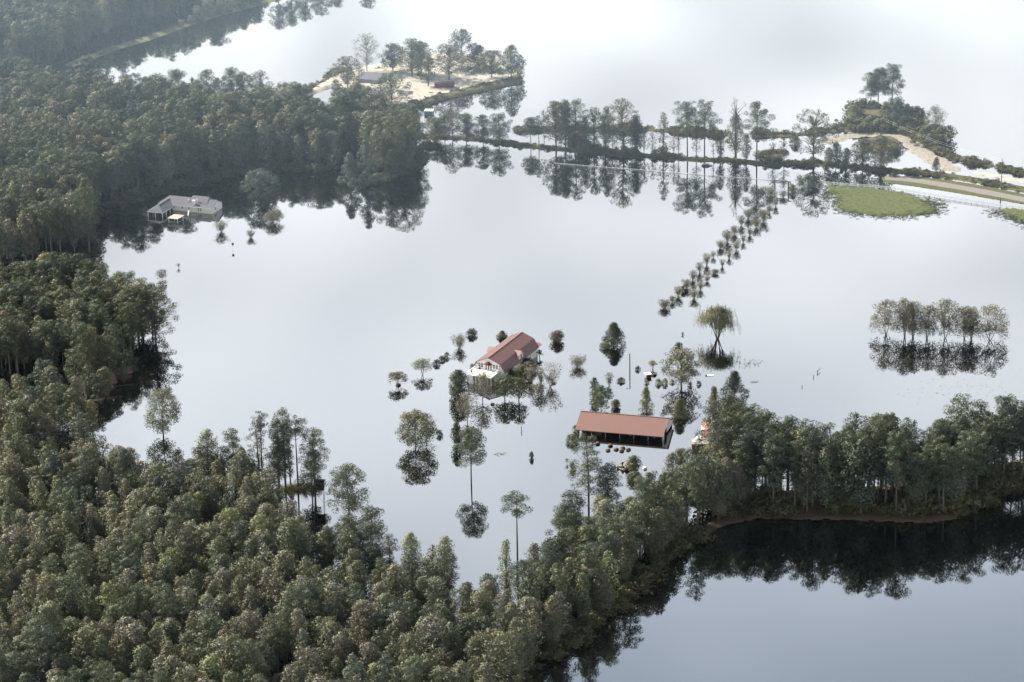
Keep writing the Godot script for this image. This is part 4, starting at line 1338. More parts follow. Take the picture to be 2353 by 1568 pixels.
	var pv := thing("pavilion", "small pavilion with cream ribbed roof in front of the white farmhouse", "pavilion", at(404, 509), t)
	var s := Shape.new()
	var q := [Vector3(-2.9, 1.75, 1.9), Vector3(1.9, 1.75, 2.1), Vector3(2.9, 2.3, -2.2), Vector3(-1.9, 2.3, -2.2)]
	s.slab(q, 0.1)
	var pro := build("roof", s, M.cream_metal, pv)
	var rs := Shape.new()
	ribs(rs, q[0], q[1], q[2], q[3], 0.6)
	build("roof_seams", rs, M.weathered, pro).set_meta("kind", "stuff")
	for u in [Vector2(-2.4, 1.6), Vector2(1.6, 1.7), Vector2(2.3, -1.8), Vector2(-1.6, -1.8)]:
		var ps := Shape.new()
		ps.box(Vector3(u.x, 0.7, u.y), Vector3(0.16, 2.3, 0.16))
		build("post", ps, M.white_trim, pv)
	var pf := Shape.new()
	pf.bar(Vector3(-2.4, 0.25, 1.6), Vector3(1.6, 0.25, 1.7), 0.16, 0.25)
	pf.bar(Vector3(1.6, 0.25, 1.7), Vector3(2.3, 0.25, -1.8), 0.15, 0.24)
	build("side_rail", pf, M.weathered, pv)
	var sl := thing("garden_slide", "pale blue garden slide sticking out of the water by the farmhouse", "slide", at(434, 493), t)
	var ss := Shape.new()
	ss.slab([Vector3(-1.0, 1.3, -1.2), Vector3(-0.4, 1.3, -1.2), Vector3(0.5, -0.1, 1.4), Vector3(-0.1, -0.1, 1.4)], 0.08)
	build("chute", ss, M.blue_white, sl)
	for e in [-1.0, -0.4]:
		var lg := Shape.new()
		lg.bar(Vector3(e, 1.3, -1.25), Vector3(e - 0.1, -0.3, -1.7), 0.08, 0.08)
		build("leg", lg, M.blue_white, sl)

func small_buildings() -> void:
	# red roofed houses hidden in the left wood
	var t := frame_of(Vector3(.96, 0, -.28))
	for k in 2:
		var p := [at(228, 890), at(281, 866)][k] as Vector3
		var o := thing("red_roofed_house", ["red-roofed house half hidden under trees at the wooded point", "small red-roofed shed right of the hidden house"][k], "house", p, t)
		var sx := [5.2, 3.0][k] as float
		var sz := [4.2, 2.2][k] as float
		var ey := [2.6, 2.2][k] as float
		var ry := [5.0, 3.6][k] as float
		var w := Shape.new()
		w.box(Vector3(0, ey / 2 - 0.3, sz - 0.1), Vector3(sx * 2, ey + 0.6, 0.2))
		w.box(Vector3(0, ey / 2 - 0.3, -sz + 0.1), Vector3(sx * 2, ey + 0.6, 0.2))
		for e in [-1.0, 1.0]:
			w.extrude([Vector2(-sz, -0.6), Vector2(-sz, ey), Vector2(0, ry - 0.1), Vector2(sz, ey), Vector2(sz, -0.6)], sx * e - 0.1 * e, sx * e, 0)
		build("wall", w, M.brick, o)
		for e in [-1.0, 1.0]:
			var r := Shape.new()
			r.slab([Vector3(-sx - 0.5, ey - 0.15, (sz + 0.5) * e), Vector3(sx + 0.5, ey - 0.15, (sz + 0.5) * e), Vector3(sx + 0.5, ry, 0), Vector3(-sx - 0.5, ry, 0)], 0.12)
			build("roof", r, M.red_roof, o)
		if k == 0:
			window(o, Vector3(-2.0, 1.6, sz + 0.06), Basis.IDENTITY, 1.0, 1.2)
			window(o, Vector3(2.0, 1.6, sz + 0.06), Basis.IDENTITY, 1.0, 1.2)
	# white roofed shed in the grove
	var o2 := thing("pole_shed", "open shed with pale metal roof among the trunks of the grove", "shed", at(1812, 1052), frame_of(Vector3(.985, 0, .12)))
	var r2 := Shape.new()
	r2.slab([Vector3(-5.2, 3.0, 3.0), Vector3(5.2, 3.0, 3.0), Vector3(5.2, 4.2, -3.2), Vector3(-5.2, 4.2, -3.2)], 0.12)
	build("roof", r2, M.pale_metal, o2)
	var w2 := Shape.new()
	w2.box(Vector3(0, 1.5, -2.6), Vector3(10, 4.2, 0.15))
	build("back_wall", w2, M.brick, o2)
	for x in [-4.9, -1.6, 1.6, 4.9]:
		var ps := Shape.new()
		ps.box(Vector3(x, 1.2, 2.6), Vector3(0.2, 3.5, 0.2))
		build("post", ps, M.brick, o2)
	var gate := Shape.new()
	gate.box(Vector3(0, 1.6, 2.4), Vector3(9.6, 1.6, 0.1))
	build("front_board", gate, M.brick, o2)
	# brown block below the silos, rubbish on its roof
	var p3 := at(1609, 1038)
	var o3 := thing("block_shed", "low brown block shed with flat littered roof at the foot of the silos", "shed", p3, frame_of(Vector3(1, 0, .02)))
	var w3 := Shape.new()
	w3.box(Vector3(0, 1.2, -1.5), Vector3(5.4, 3.4, 4.6))
	build("wall", w3, M.brick, o3)
	var c3 := Shape.new()
	c3.box(Vector3(0, 2.98, -1.5), Vector3(5.7, 0.16, 4.9))
	build("roof", c3, M.weathered, o3)
	for k in 5:
		var b := thing("plank", ["leaning white board on the block shed's roof", "grey board lying across the block shed's roof", "short pale board on the corner of the block shed", "dark sheet among the boards on the block shed", "tilted board beside the silo on the block shed"][k], "board", p3 + Vector3([-1.6, -1.0, -2.0, -0.2, 0.9][k], 3.25, [-2.4, -1.0, -0.4, -2.0, -3.0][k]))
		var s := Shape.new()
		s.box(Vector3(0, 0.25, 0), Vector3([2.6, 2.2, 1.0, 1.4, 2.4][k], 0.08, [0.5, 0.3, 0.6, 0.9, 0.4][k]), Basis(Vector3.UP, [0.6, -0.4, 0.2, 1.0, 0.9][k]) * Basis(Vector3.BACK, [0.5, 0.1, 0.05, 0.12, 0.35][k]))
		build("board", s, [M.white, M.weathered, M.white, M.black, M.weathered][k], b)
	# red roofed shed behind the bank's great trees
	var o4 := thing("red_shed", "shed with pinkish red roof behind the great trees on the bank", "shed", at(1322, 326), frame_of(Vector3(1, 0, .05)))
	var w4 := Shape.new()
	w4.box(Vector3(0, 1.4, -1.8), Vector3(6.6, 3.2, 4.2))
	build("wall", w4, M.brick, o4)
	for e in [1.0, -1.0]:
		var r4 := Shape.new()
		r4.slab([Vector3(-3.6, 2.8, -1.8 + 2.6 * e), Vector3(3.6, 2.8, -1.8 + 2.6 * e), Vector3(3.6, 4.4, -1.8), Vector3(-3.6, 4.4, -1.8)], 0.12)
		build("roof", r4, M.pink_roof, o4)
	# island: flat grey roofs and a little shed on the near water
	for k in 2:
		var o5 := thing("grey_slab_roof", ["low building with flat grey roof at the left of the sand island", "smaller grey roof sheet lying near the round island tree"][k], "roof", at([852, 930][k], [186, 216][k], 0.6), frame_of(Vector3(1, 0, .35)))
		var s := Shape.new()
		var hx := [5.6, 3.2][k] as float
		var hz := [5.5, 2.6][k] as float
		var hy := [2.2, 0.5][k] as float
		s.slab([Vector3(-hx, hy, hz), Vector3(hx, hy, hz), Vector3(hx, hy + 0.4, -hz), Vector3(-hx, hy + 0.4, -hz)], 0.2)
		build("roof", s, M.shingle, o5)
		var w5 := Shape.new()
		w5.box(Vector3(0, hy / 2 - 0.1, 0), Vector3(hx * 1.9, hy, hz * 1.9))
		build("wall", w5, M.weathered, o5)
	var o6 := thing("striped_shed", "tiny shed with white ribbed roof and teal wall under the island bank", "shed", at(986, 262), frame_of(Vector3(.97, 0, .2)))
	var w6 := Shape.new()
	w6.box(Vector3(0, 0.6, 0), Vector3(3.8, 2.0, 2.6))
	build("wall", w6, M.teal, o6)
	for k in 5:
		var s := Shape.new()
		s.box(Vector3(-1.7 + k * 0.85, 1.85, 0), Vector3(0.6, 0.14, 3.0), Basis(Vector3.RIGHT, 0.12))
		build("roof_strip", s, M.white, o6)

func hunting_stand() -> void:
	var o := thing("hunting_stand", "dark box stand on tall braced stilts with a ladder, by the pine stand", "hunting stand", at(735, 1155), frame_of(Vector3(1, 0, .1)))
	var s := Shape.new()
	s.box(Vector3(0, 5.9, 0), Vector3(2.9, 2.6, 2.4))
	build("cabin", s, M.dark_wood, o)
	s = Shape.new()
	s.slab([Vector3(-1.7, 7.2, 1.4), Vector3(1.7, 7.2, 1.4), Vector3(1.7, 7.5, -1.4), Vector3(-1.7, 7.5, -1.4)], 0.1)
	build("roof", s, M.dark_wood, o)
	s = Shape.new()
	s.box(Vector3(0.3, 6.2, 1.21), Vector3(1.4, 0.5, 0.06))
	build("window_slot", s, M.black, o)
	for x in [-1.3, 1.3]:
		for z in [-1.0, 1.0]:
			s = Shape.new()
			s.bar(Vector3(x * 1.1, -0.4, z * 1.1), Vector3(x, 4.6, z), 0.14, 0.14)
			build("leg", s, M.dark_wood, o)
	s = Shape.new()
	s.bar(Vector3(-1.4, 0.2, 1.05), Vector3(1.3, 4.4, 1.05), 0.06, 0.06)
	s.bar(Vector3(1.4, 0.2, 1.12), Vector3(-1.3, 4.4, 1.12), 0.06, 0.06)
	build("brace", s, M.grey_metal, o)
	var l := Shape.new()
	for e in [-1.75, -1.3]:
		l.bar(Vector3(e, -0.3, 1.3), Vector3(e, 5.2, 1.25), 0.06, 0.06)
	var ladder := build("ladder", l, M.dark_wood, o)
	for k in 11:
		var r := Shape.new()
		r.box(Vector3(-1.525, 0.1 + k * 0.45, 1.3), Vector3(0.45, 0.06, 0.06))
		build("rung", r, M.dark_wood, ladder)

func gate_and_fences() -> void:
	var a := at(1780.8, 437.4)
	var b := at(1812, 440)
	var o := thing("ranch_gate", "dark timber ranch gateway with crossbeam and hanging board over the flooded drive", "gate", (a + b) * 0.5, frame_of(b - a))
	var half := a.distance_to(b) * 0.5
	for e in [-1.0, 1.0]:
		var s := Shape.new()
		s.box(Vector3(half * e, 1.8, 0), Vector3(0.42, 4.6, 0.42))
		build("post", s, M.dark_wood, o)
	var s2 := Shape.new()
	s2.box(Vector3(0.1, 4.2, 0.03), Vector3(half * 2 + 1.9, 0.36, 0.36))
	build("crossbeam", s2, M.dark_wood, o)
	var s3 := Shape.new()
	s3.box(Vector3(0, 3.45, 0), Vector3(half * 2 - 0.9, 0.5, 0.08))
	build("hanging_board", s3, M.weathered, o)
	for e in [-1.5, 1.5]:
		var s4 := Shape.new()
		s4.box(Vector3(e, 3.85, 0), Vector3(0.05, 0.32, 0.05))
		build("chain", s4, M.black, o)
	fence([1824, 440.5, 1840, 434.5, 1860, 427.5, 1880, 421.5, 1917, 426, 2000, 431.5, 2062, 438, 2124, 448, 2207, 461.5, 2298, 475.5, 2353, 482, 2400, 488], 1.32, 0.06, "white three-rail fence bending round the grass island to the road", 3)
	fence([1786, 439, 1776, 447], 1.2, -0.1, "short end of white fence left of the ranch gate", 3)
	fence([1276, 376, 1379, 384.5, 1436, 388.5, 1553, 397.5, 1669, 407, 1735, 411.5, 1772, 414], 0.32, -1.0, "white fence with only its top rail above water, crossing the reflections", 1)

func fence(px: Array, height: float, ground: float, label: String, rails: int) -> void:
	var pts := []
	for k in range(0, px.size(), 2):
		pts.append(at(px[k], px[k + 1]))
	var o := thing("fence", label, "fence", pts[0])
	var origin: Vector3 = pts[0]
	var along := []
	for k in pts.size() - 1:
		var n := maxi(1, roundi(pts[k].distance_to(pts[k + 1]) / 2.44))
		for j in n:
			along.append(pts[k].lerp(pts[k + 1], float(j) / n))
	along.append(pts[-1])
	for k in along.size():
		var p: Vector3 = along[k] - origin
		var s := Shape.new()
		s.box(p + Vector3(0, (height + ground - 0.5) * 0.5, 0), Vector3(0.18, height - ground + 0.5 + 0.08, 0.18))
		build("post", s, M.white_trim, o)
		if k + 1 < along.size():
			var q: Vector3 = along[k + 1] - origin
			for r in rails:
				var s2 := Shape.new()
				var y := height - 0.08 - r * 0.42
				s2.bar(p + Vector3(0, y, 0.09), q + Vector3(0, y, 0.09), 0.05, 0.15)
				build("rail", s2, M.white_trim, o)

func poles() -> void:
	for q in [[2302, 415, 363, "weathered utility pole on the bank by the road", .3], [2027, 318, 266, "utility pole on the sandy bend below the knoll", .5], [1250, 300, 251, "bare utility pole behind the thin bank", .2]]:
		var p := at(q[0], q[1], q[4])
		var h := height_to(p, q[2]) - float(q[4])
		var o := thing("utility_pole", q[3], "pole", p)
		var s := Shape.new()
		s.tube(Vector3(0, -0.3, 0), Vector3(0, h, 0), 0.17, 0.12, 8)
		build("pole", s, M.bark, o)
		s = Shape.new()
		s.box(Vector3(0, h - 0.5, 0), Vector3(0.1, 0.12, 1.2))
		build("crossarm", s, M.dark_wood, o)
	var a := at(2027, 318, .5)
	var b := at(2302, 415, .3)
	a.y = height_to(a, 268)
	b.y = height_to(b, 365)
	for k in 2:
		var w := thing("power_line", ["upper wire strung between the two roadside poles", "lower wire strung between the two roadside poles"][k], "wire", a)
		var s := Shape.new()
		var d := b - a
		for j in 16:
			var f := func(t: float) -> Vector3: return d * t + Vector3(0, -1.6 * 4.0 * t * (1.0 - t) - k * 0.9, 0.3 - k * 0.6)
			s.tube(f.call(j / 16.0), f.call((j + 1) / 16.0), 0.022, 0.022, 4)
		build("wire", s, M.wire, w)
	# yard lamp
	var lp := at(1447.4, 853.8)
	var lh := height_to(lp, 813)
	var lo := thing("lamp_pole", "tall dark yard lamp pole mirrored in the water right of the magnolia", "lamp post", lp)
	var ls := Shape.new()
	ls.tube(Vector3(0, -0.4, 0), Vector3(0, lh, 0), 0.2, 0.16, 8)
	build("pole", ls, M.dark_wood, lo)
	ls = Shape.new()
	ls.bar(Vector3(0, lh - 0.2, 0), Vector3(-1.0, lh - 0.1, 0), 0.07, 0.07)
	build("arm", ls, M.grey_metal, lo)
	ls = Shape.new()
	ls.lathe(Vector3(-1.1, lh - 0.42, 0), [Vector2(0.2, 0), Vector2(0.26, 0.14), Vector2(0.16, 0.34), Vector2(0.03, 0.4)], 10)
	build("lamp_head", ls, M.white, lo)
	# bird house pole, posts
	var bp := at(535, 574)
	var bo := thing("birdhouse_pole", "thin pole with a dark birdhouse in the water before the farmhouse", "birdhouse", bp)
	var bs := Shape.new()
	bs.tube(Vector3(0, -0.3, 0), Vector3(0, 2.0, 0), 0.05, 0.05, 6)
	build("pole", bs, M.grey_metal, bo)
	bs = Shape.new()
	bs.box(Vector3(0, 2.3, 0), Vector3(0.75, 0.65, 0.75))
	build("box", bs, M.dark_wood, bo)
	bs = Shape.new()
	bs.slab([Vector3(-0.5, 2.6, 0.5), Vector3(0.5, 2.6, 0.5), Vector3(0, 2.95, 0)], 0.05)
	bs.slab([Vector3(0.5, 2.6, 0.5), Vector3(0.5, 2.6, -0.5), Vector3(0, 2.95, 0)], 0.05)
	bs.slab([Vector3(-0.5, 2.6, -0.5), Vector3(0.5, 2.6, -0.5), Vector3(0, 2.95, 0)], 0.05)
	bs.slab([Vector3(-0.5, 2.6, -0.5), Vector3(-0.5, 2.6, 0.5), Vector3(0, 2.95, 0)], 0.05)
	build("roof", bs, M.dark_wood, bo)
	for q in [[1041, 786, 1.0, "short dark post beside the vase-shaped tree"], [1198.5, 991, 1.7, "thin stake standing in open water below the house"], [1878.6, 858, 1.0, "leaning-rail fence post in the flooded meadow"], [1870, 868, .85, "fence post second from the broken rail in the meadow"], [1843.4, 891, .75, "lowest of the meadow fence posts"], [2299, 468, 2.6, "dark post behind the white fence near the road"]]:
		var po := thing("wooden_post", q[3], "post", at(q[0], q[1]))
		var ps := Shape.new()
		ps.tube(Vector3(0, -0.4, 0), Vector3(0, q[2], 0), 0.13, 0.12, 7)
		build("post", ps, M.dark_wood, po)
	var fr := thing("fence_rail", "broken fence rail slanting into the water at the meadow post", "rail", at(1878.6, 858))
	var fs := Shape.new()
	fs.bar(Vector3(0.1, 0.75, -0.1), at(1886, 851) - at(1878.6, 858) + Vector3(0, 0.9, 0), 0.1, 0.16)
	build("rail", fs, M.dark_wood, fr)

func vehicles_and_clutter() -> void:
	# trailer on the island
	var a := at(998.4, 203, .9)
	var b := at(1044, 202.6, .9)
	var t := frame_of(b - a)
	var L := a.distance_to(b)
	var o := thing("dump_trailer", "long dark red dump trailer parked under trees on the sand island", "trailer", a, t)
	var W := 2.6
	for z in [0.0, -W]:
		var s := Shape.new()
		s.extrude([Vector2(0, 0.55), Vector2(L, 0.75), Vector2(L, 2.55), Vector2(0.3, 2.35), Vector2(0, 2.2)], z - 0.06, z + 0.06)
		build("side_panel", s, M.trailer_red, o)
	for x in [0.06, L - 0.06]:
		var s := Shape.new()
		s.box(Vector3(x, 1.5, -W / 2), Vector3(0.1, 1.85, W - 0.1))
		build("end_panel", s, M.trailer_red, o)
	var tarp := Shape.new()
	tarp.slab([Vector3(0.1, 2.22, -0.05), Vector3(L - 0.1, 2.42, -0.05), Vector3(L - 0.1, 2.42, -W + 0.05), Vector3(0.1, 2.22, -W + 0.05)], 0.06)
	build("tarpaulin", tarp, M.black, o)
	for k in 9:
		var s := Shape.new()
		s.box(Vector3(0.6 + k * (L - 1.2) / 8.0, 1.5, 0.09), Vector3(0.12, 1.6, 0.08))
		build("rib", s, M.trailer_red, o)
	for x in [L - 2.6, L - 1.4]:
		for z in [-0.25, -W + 0.25]:
			var s := Shape.new()
			s.tube(Vector3(x, 0.48, z - 0.2), Vector3(x, 0.48, z + 0.2), 0.5, 0.5, 14)
			s.tube(Vector3(x, 0.48, z + 0.19), Vector3(x, 0.48, z + 0.2), 0.5, 0.01, 14)
			build("wheel", s, M.rubber, o)
	var axle := Shape.new()
	axle.box(Vector3(L / 2, 0.5, -W / 2), Vector3(L, 0.16, 0.9))
	build("chassis", axle, M.black, o)
	# sunken car by the bank
	var cp := at(1625, 381)
	var co := thing("car", "dark car flooded to its windows beside the thin bank", "car", cp + Vector3(0, -0.75, 0), frame_of(Vector3(1, 0, .06)))
	var cs := Shape.new()
	cs.extrude([Vector2(-2.4, 0.3), Vector2(2.35, 0.3), Vector2(2.4, 0.85), Vector2(1.4, 1.02), Vector2(-2.3, 1.02), Vector2(-2.45, 0.7)], -0.9, 0.9)
	build("body", cs, M.black_wrap, co)
	cs = Shape.new()
	cs.extrude([Vector2(-2.2, 1.02), Vector2(1.35, 1.02), Vector2(0.55, 1.6), Vector2(-1.7, 1.62)], -0.78, 0.78)
	build("cabin", cs, M.black_wrap, co)
	for z in [0.785, -0.785]:
		cs = Shape.new()
		cs.extrude([Vector2(-1.8, 1.1), Vector2(1.05, 1.1), Vector2(0.5, 1.5), Vector2(-1.55, 1.5)], z - 0.012, z + 0.012)
		build("window", cs, M.glass, co)
	for x in [-1.5, 1.5]:
		for z in [0.8, -0.8]:
			cs = Shape.new()
			cs.tube(Vector3(x, 0.32, z - 0.1), Vector3(x, 0.32, z + 0.12), 0.33, 0.33, 12)
			build("wheel", cs, M.rubber, co)
	# floating hay bales before the barn
	var spots := [[1373.8, 1021, "hay bale half behind the open pine's crown"], [1402.5, 1025.5, "floating hay bale nearest the barn front"], [1397.2, 1036, "floating hay bale lowest on the left"], [1415.9, 1034, "floating hay bale in the middle of the row"], [1431, 1031, "upper of the two touching hay bales"], [1429, 1037, "lower of the two touching hay bales"], [1444, 1034.5, "rightmost floating hay bale"]]
	for q in spots:
		bale(at(q[0], q[1]), 0.78, q[2])
	# heap of wrapped bales
	var c := at(1437, 1076)
	for k in 34:
		var ang := k * 2.39996
		var rr := 2.5 * sqrt(k / 34.0)
		var tier := 0.0 if k > 17 else (0.7 if k > 5 else 1.35)
		var p := c + Vector3(cos(ang) * rr * (1.0 if k > 17 else 0.85), tier + rng.randf_range(-.1, .15), sin(ang) * rr * 1.1)
		var w := thing("wrapped_bale", "%s wrapped bundle in the heap beside the rounded tree" % ("pale" if k % 2 else "black"), "bundle", p, Basis(Vector3.UP, rng.randf() * TAU) * Basis(Vector3.BACK, rng.randf_range(-.5, .5)), "wrapped bundles in the heap")
		var s := Shape.new()
		s.tube(Vector3(-0.5, 0.25, 0), Vector3(0.5, 0.25, 0), 0.36, 0.36, 9)
		s.tube(Vector3(0.5, 0.25, 0), Vector3(0.58, 0.25, 0), 0.36, 0.05, 9)
		s.tube(Vector3(-0.5, 0.25, 0), Vector3(-0.58, 0.25, 0), 0.36, 0.05, 9)
		build("wrapping", s, M.weathered if k % 2 else M.black_wrap, w)
	# white well house box, mounds, floating things
	var wp := at(1489, 867)
	var wo := thing("well_house", "small white-roofed box with dark front standing in the water", "well house", wp, frame_of(Vector3(.94, 0, -.34)))
	var ws := Shape.new()
	ws.box(Vector3(0, 0.5, 0), Vector3(2.0, 1.5, 1.6))
	build("box", ws, M.weathered, wo)
	ws = Shape.new()
	ws.slab([Vector3(-1.15, 1.3, 1.0), Vector3(1.15, 1.3, 1.0), Vector3(1.15, 1.45, -1.0), Vector3(-1.15, 1.45, -1.0)], 0.12)
	build("lid", ws, M.white, wo)
	ws = Shape.new()
	ws.box(Vector3(0, 0.55, 0.82), Vector3(1.6, 1.0, 0.05))
	build("door", ws, M.dark_wood, wo)
	var fl := thing("floating_board", "long white board floating below the willow", "board", at(1632, 863.5), frame_of(Vector3(1, 0, .02)))
	var f := Shape.new()
	f.box(Vector3(0, 0.08, 0), Vector3(2.4, 0.16, 0.9))
	build("board", f, M.white, fl)
	f = Shape.new()
	f.box(Vector3(-1.4, 0.16, 0.1), Vector3(0.5, 0.3, 0.5))
	build("end_block", f, M.black, fl)
	var wt := thing("white_tank", "white rounded tank peeping over the trees right of the bale heap", "tank", at(1482, 1078))
	f = Shape.new()
	f.lathe(Vector3.ZERO, [Vector2(0.7, -0.4), Vector2(0.72, 0.4), Vector2(0.55, 0.65), Vector2(0.2, 0.78), Vector2(0.02, 0.8)], 18)
	build("tank", f, M.white, wt)
	for q in [[1504, 863, .7, "brown mound beside the white box"], [1132, 930, .65, "dark mound floating before the deck"], [1272, 882, .7, "dark mound beside the tall fan-shaped tree"], [915, 886, .8, "dark mound under the leftmost umbrella tree"]]:
		var m := bale(at(q[0], q[1]), q[2], q[3])
		m.remove_meta("group")
	for q in [[1147, 1044, 2.0, "pile of floating brushwood left of the barn"], [1736, 877, 1.2, "dark drift of twigs in the flooded meadow"], [1098, 1000, .9, "floating branch above the lone pine"]]:
		var d := thing("driftwood", q[3], "driftwood", at(q[0], q[1]))
		for k in 14:
			var s := Shape.new()
			var u: Vector3 = Vector3(rng.randf_range(-1, 1), 0.06, rng.randf_range(-1, 1)) * q[2]
			u.y = 0.05
			var v: Vector3 = u + Vector3(rng.randf_range(-1, 1) * q[2], rng.randf_range(0, 0.4), rng.randf_range(-.6, .6) * q[2])
			s.tube(u, v, 0.06, 0.02, 4)
			build("branch", s, M.weathered, d)
	# red machine parked on the sand
	var mo := thing("red_tractor", "small red tractor half hidden behind an island trunk", "tractor", at(966, 176, .8), frame_of(Vector3(.5, 0, .86)))
	var ms := Shape.new()
	ms.extrude([Vector2(-1.2, 0.6), Vector2(1.3, 0.6), Vector2(1.3, 1.25), Vector2(0.1, 1.4), Vector2(-1.2, 1.1)], -0.45, 0.45)
	build("hood", ms, M.trailer_red, mo)
	ms = Shape.new()
	ms.box(Vector3(-0.7, 2.05, 0), Vector3(1.2, 0.1, 1.2))
	ms.box(Vector3(-1.2, 1.5, 0), Vector3(0.1, 1.1, 1.0))
	build("canopy", ms, M.trailer_red, mo)
	for x in [-0.8, 1.0]:
		for z in [-0.75, 0.75]:
			ms = Shape.new()
			var r := 0.75 if x < 0 else 0.45
			ms.tube(Vector3(x, r, z - 0.18), Vector3(x, r, z + 0.18), r, r, 14)
			ms.tube(Vector3(x, r, z + 0.18), Vector3(x, r, z + 0.19), r, 0.01, 14)
			build("wheel", ms, M.rubber, mo)

# ---------------------------------------------------------------- land in the water
func ribbon(called: String, label: String, category: String, px: Array, width: float, height: float, mat: Material) -> void:
	var curve := Curve3D.new()
	var pts := []
	for k in range(0, px.size(), 2):
		pts.append(at(px[k], px[k + 1]))
	for k in pts.size():
		var prev: Vector3 = pts[maxi(k - 1, 0)]
		var next: Vector3 = pts[mini(k + 1, pts.size() - 1)]
		curve.add_point(pts[k], -(next - prev) / 6.0, (next - prev) / 6.0)
	var s := Shape.new()
	var n := int(curve.get_baked_length() / 2.0)
	var rows := []
	for k in n + 1:
		var d := curve.get_baked_length() * k / n
		var p := curve.sample_baked(d)
		var q := curve.sample_baked(minf(d + 0.5, curve.get_baked_length()))
		var o := curve.sample_baked(maxf(d - 0.5, 0.0))
		var side := Vector3.UP.cross((q - o).normalized())
		var w := width * (0.5 + 0.03 * sin(d * 0.31))
		rows.append([p - side * w + Vector3.UP * (height - 0.03), p + Vector3.UP * (height + 0.05), p + side * w + Vector3.UP * (height - 0.03)])
	for k in n:
		for j in 2:
			s.quad(rows[k][j], rows[k][j + 1], rows[k + 1][j + 1], rows[k + 1][j], Vector3.UP)
		for e in [0, 2]:
			var out: Vector3 = (rows[k][e] - rows[k][1]).normalized()
			s.quad(rows[k][e], rows[k + 1][e], rows[k + 1][e] - Vector3.UP * 0.5, rows[k][e] - Vector3.UP * 0.5, Vector3(out.x, 0, out.z).normalized())
	tag(build(called, s, mat), label, category, "", "structure")

# a strip of ground along a line
func strip(called: String, label: String, px: Array, width: float, height: float, mat: Material, ragged := 0.7) -> void:
	var line := PackedVector2Array()
	for k in range(0, px.size(), 2):
		var q := at(px[k], px[k + 1])
		line.append(Vector2(q.x, q.z))
	var lo := line[0]
	var hi := line[0]
	for q in line:
		lo = lo.min(q)
		hi = hi.max(q)
	lo -= Vector2(width, width)
	hi += Vector2(width, width)
	var step := 0.8
	var nx := int((hi.x - lo.x) / step) + 2
	var nz := int((hi.y - lo.y) / step) + 2
	var y := PackedFloat32Array()
	y.resize(nx * nz)
	for j in nz:
		for i in nx:
			var q := lo + Vector2(i, j) * step
			var d := width * 0.5 - line_distance(q, line) + noise_a.get_noise_2d(q.x * 12.0, q.y * 12.0) * ragged
			var t := clampf(d / (width * 0.4), -0.6, 1.0)
			y[j * nx + i] = (height * t * (2.0 - t) if t > 0.0 else t) + noise_a.get_noise_2d(q.x * 30.0, q.y * 30.0) * 0.1
	sheet(called, label, "ground", lo, step, nx, nz, y, mat)

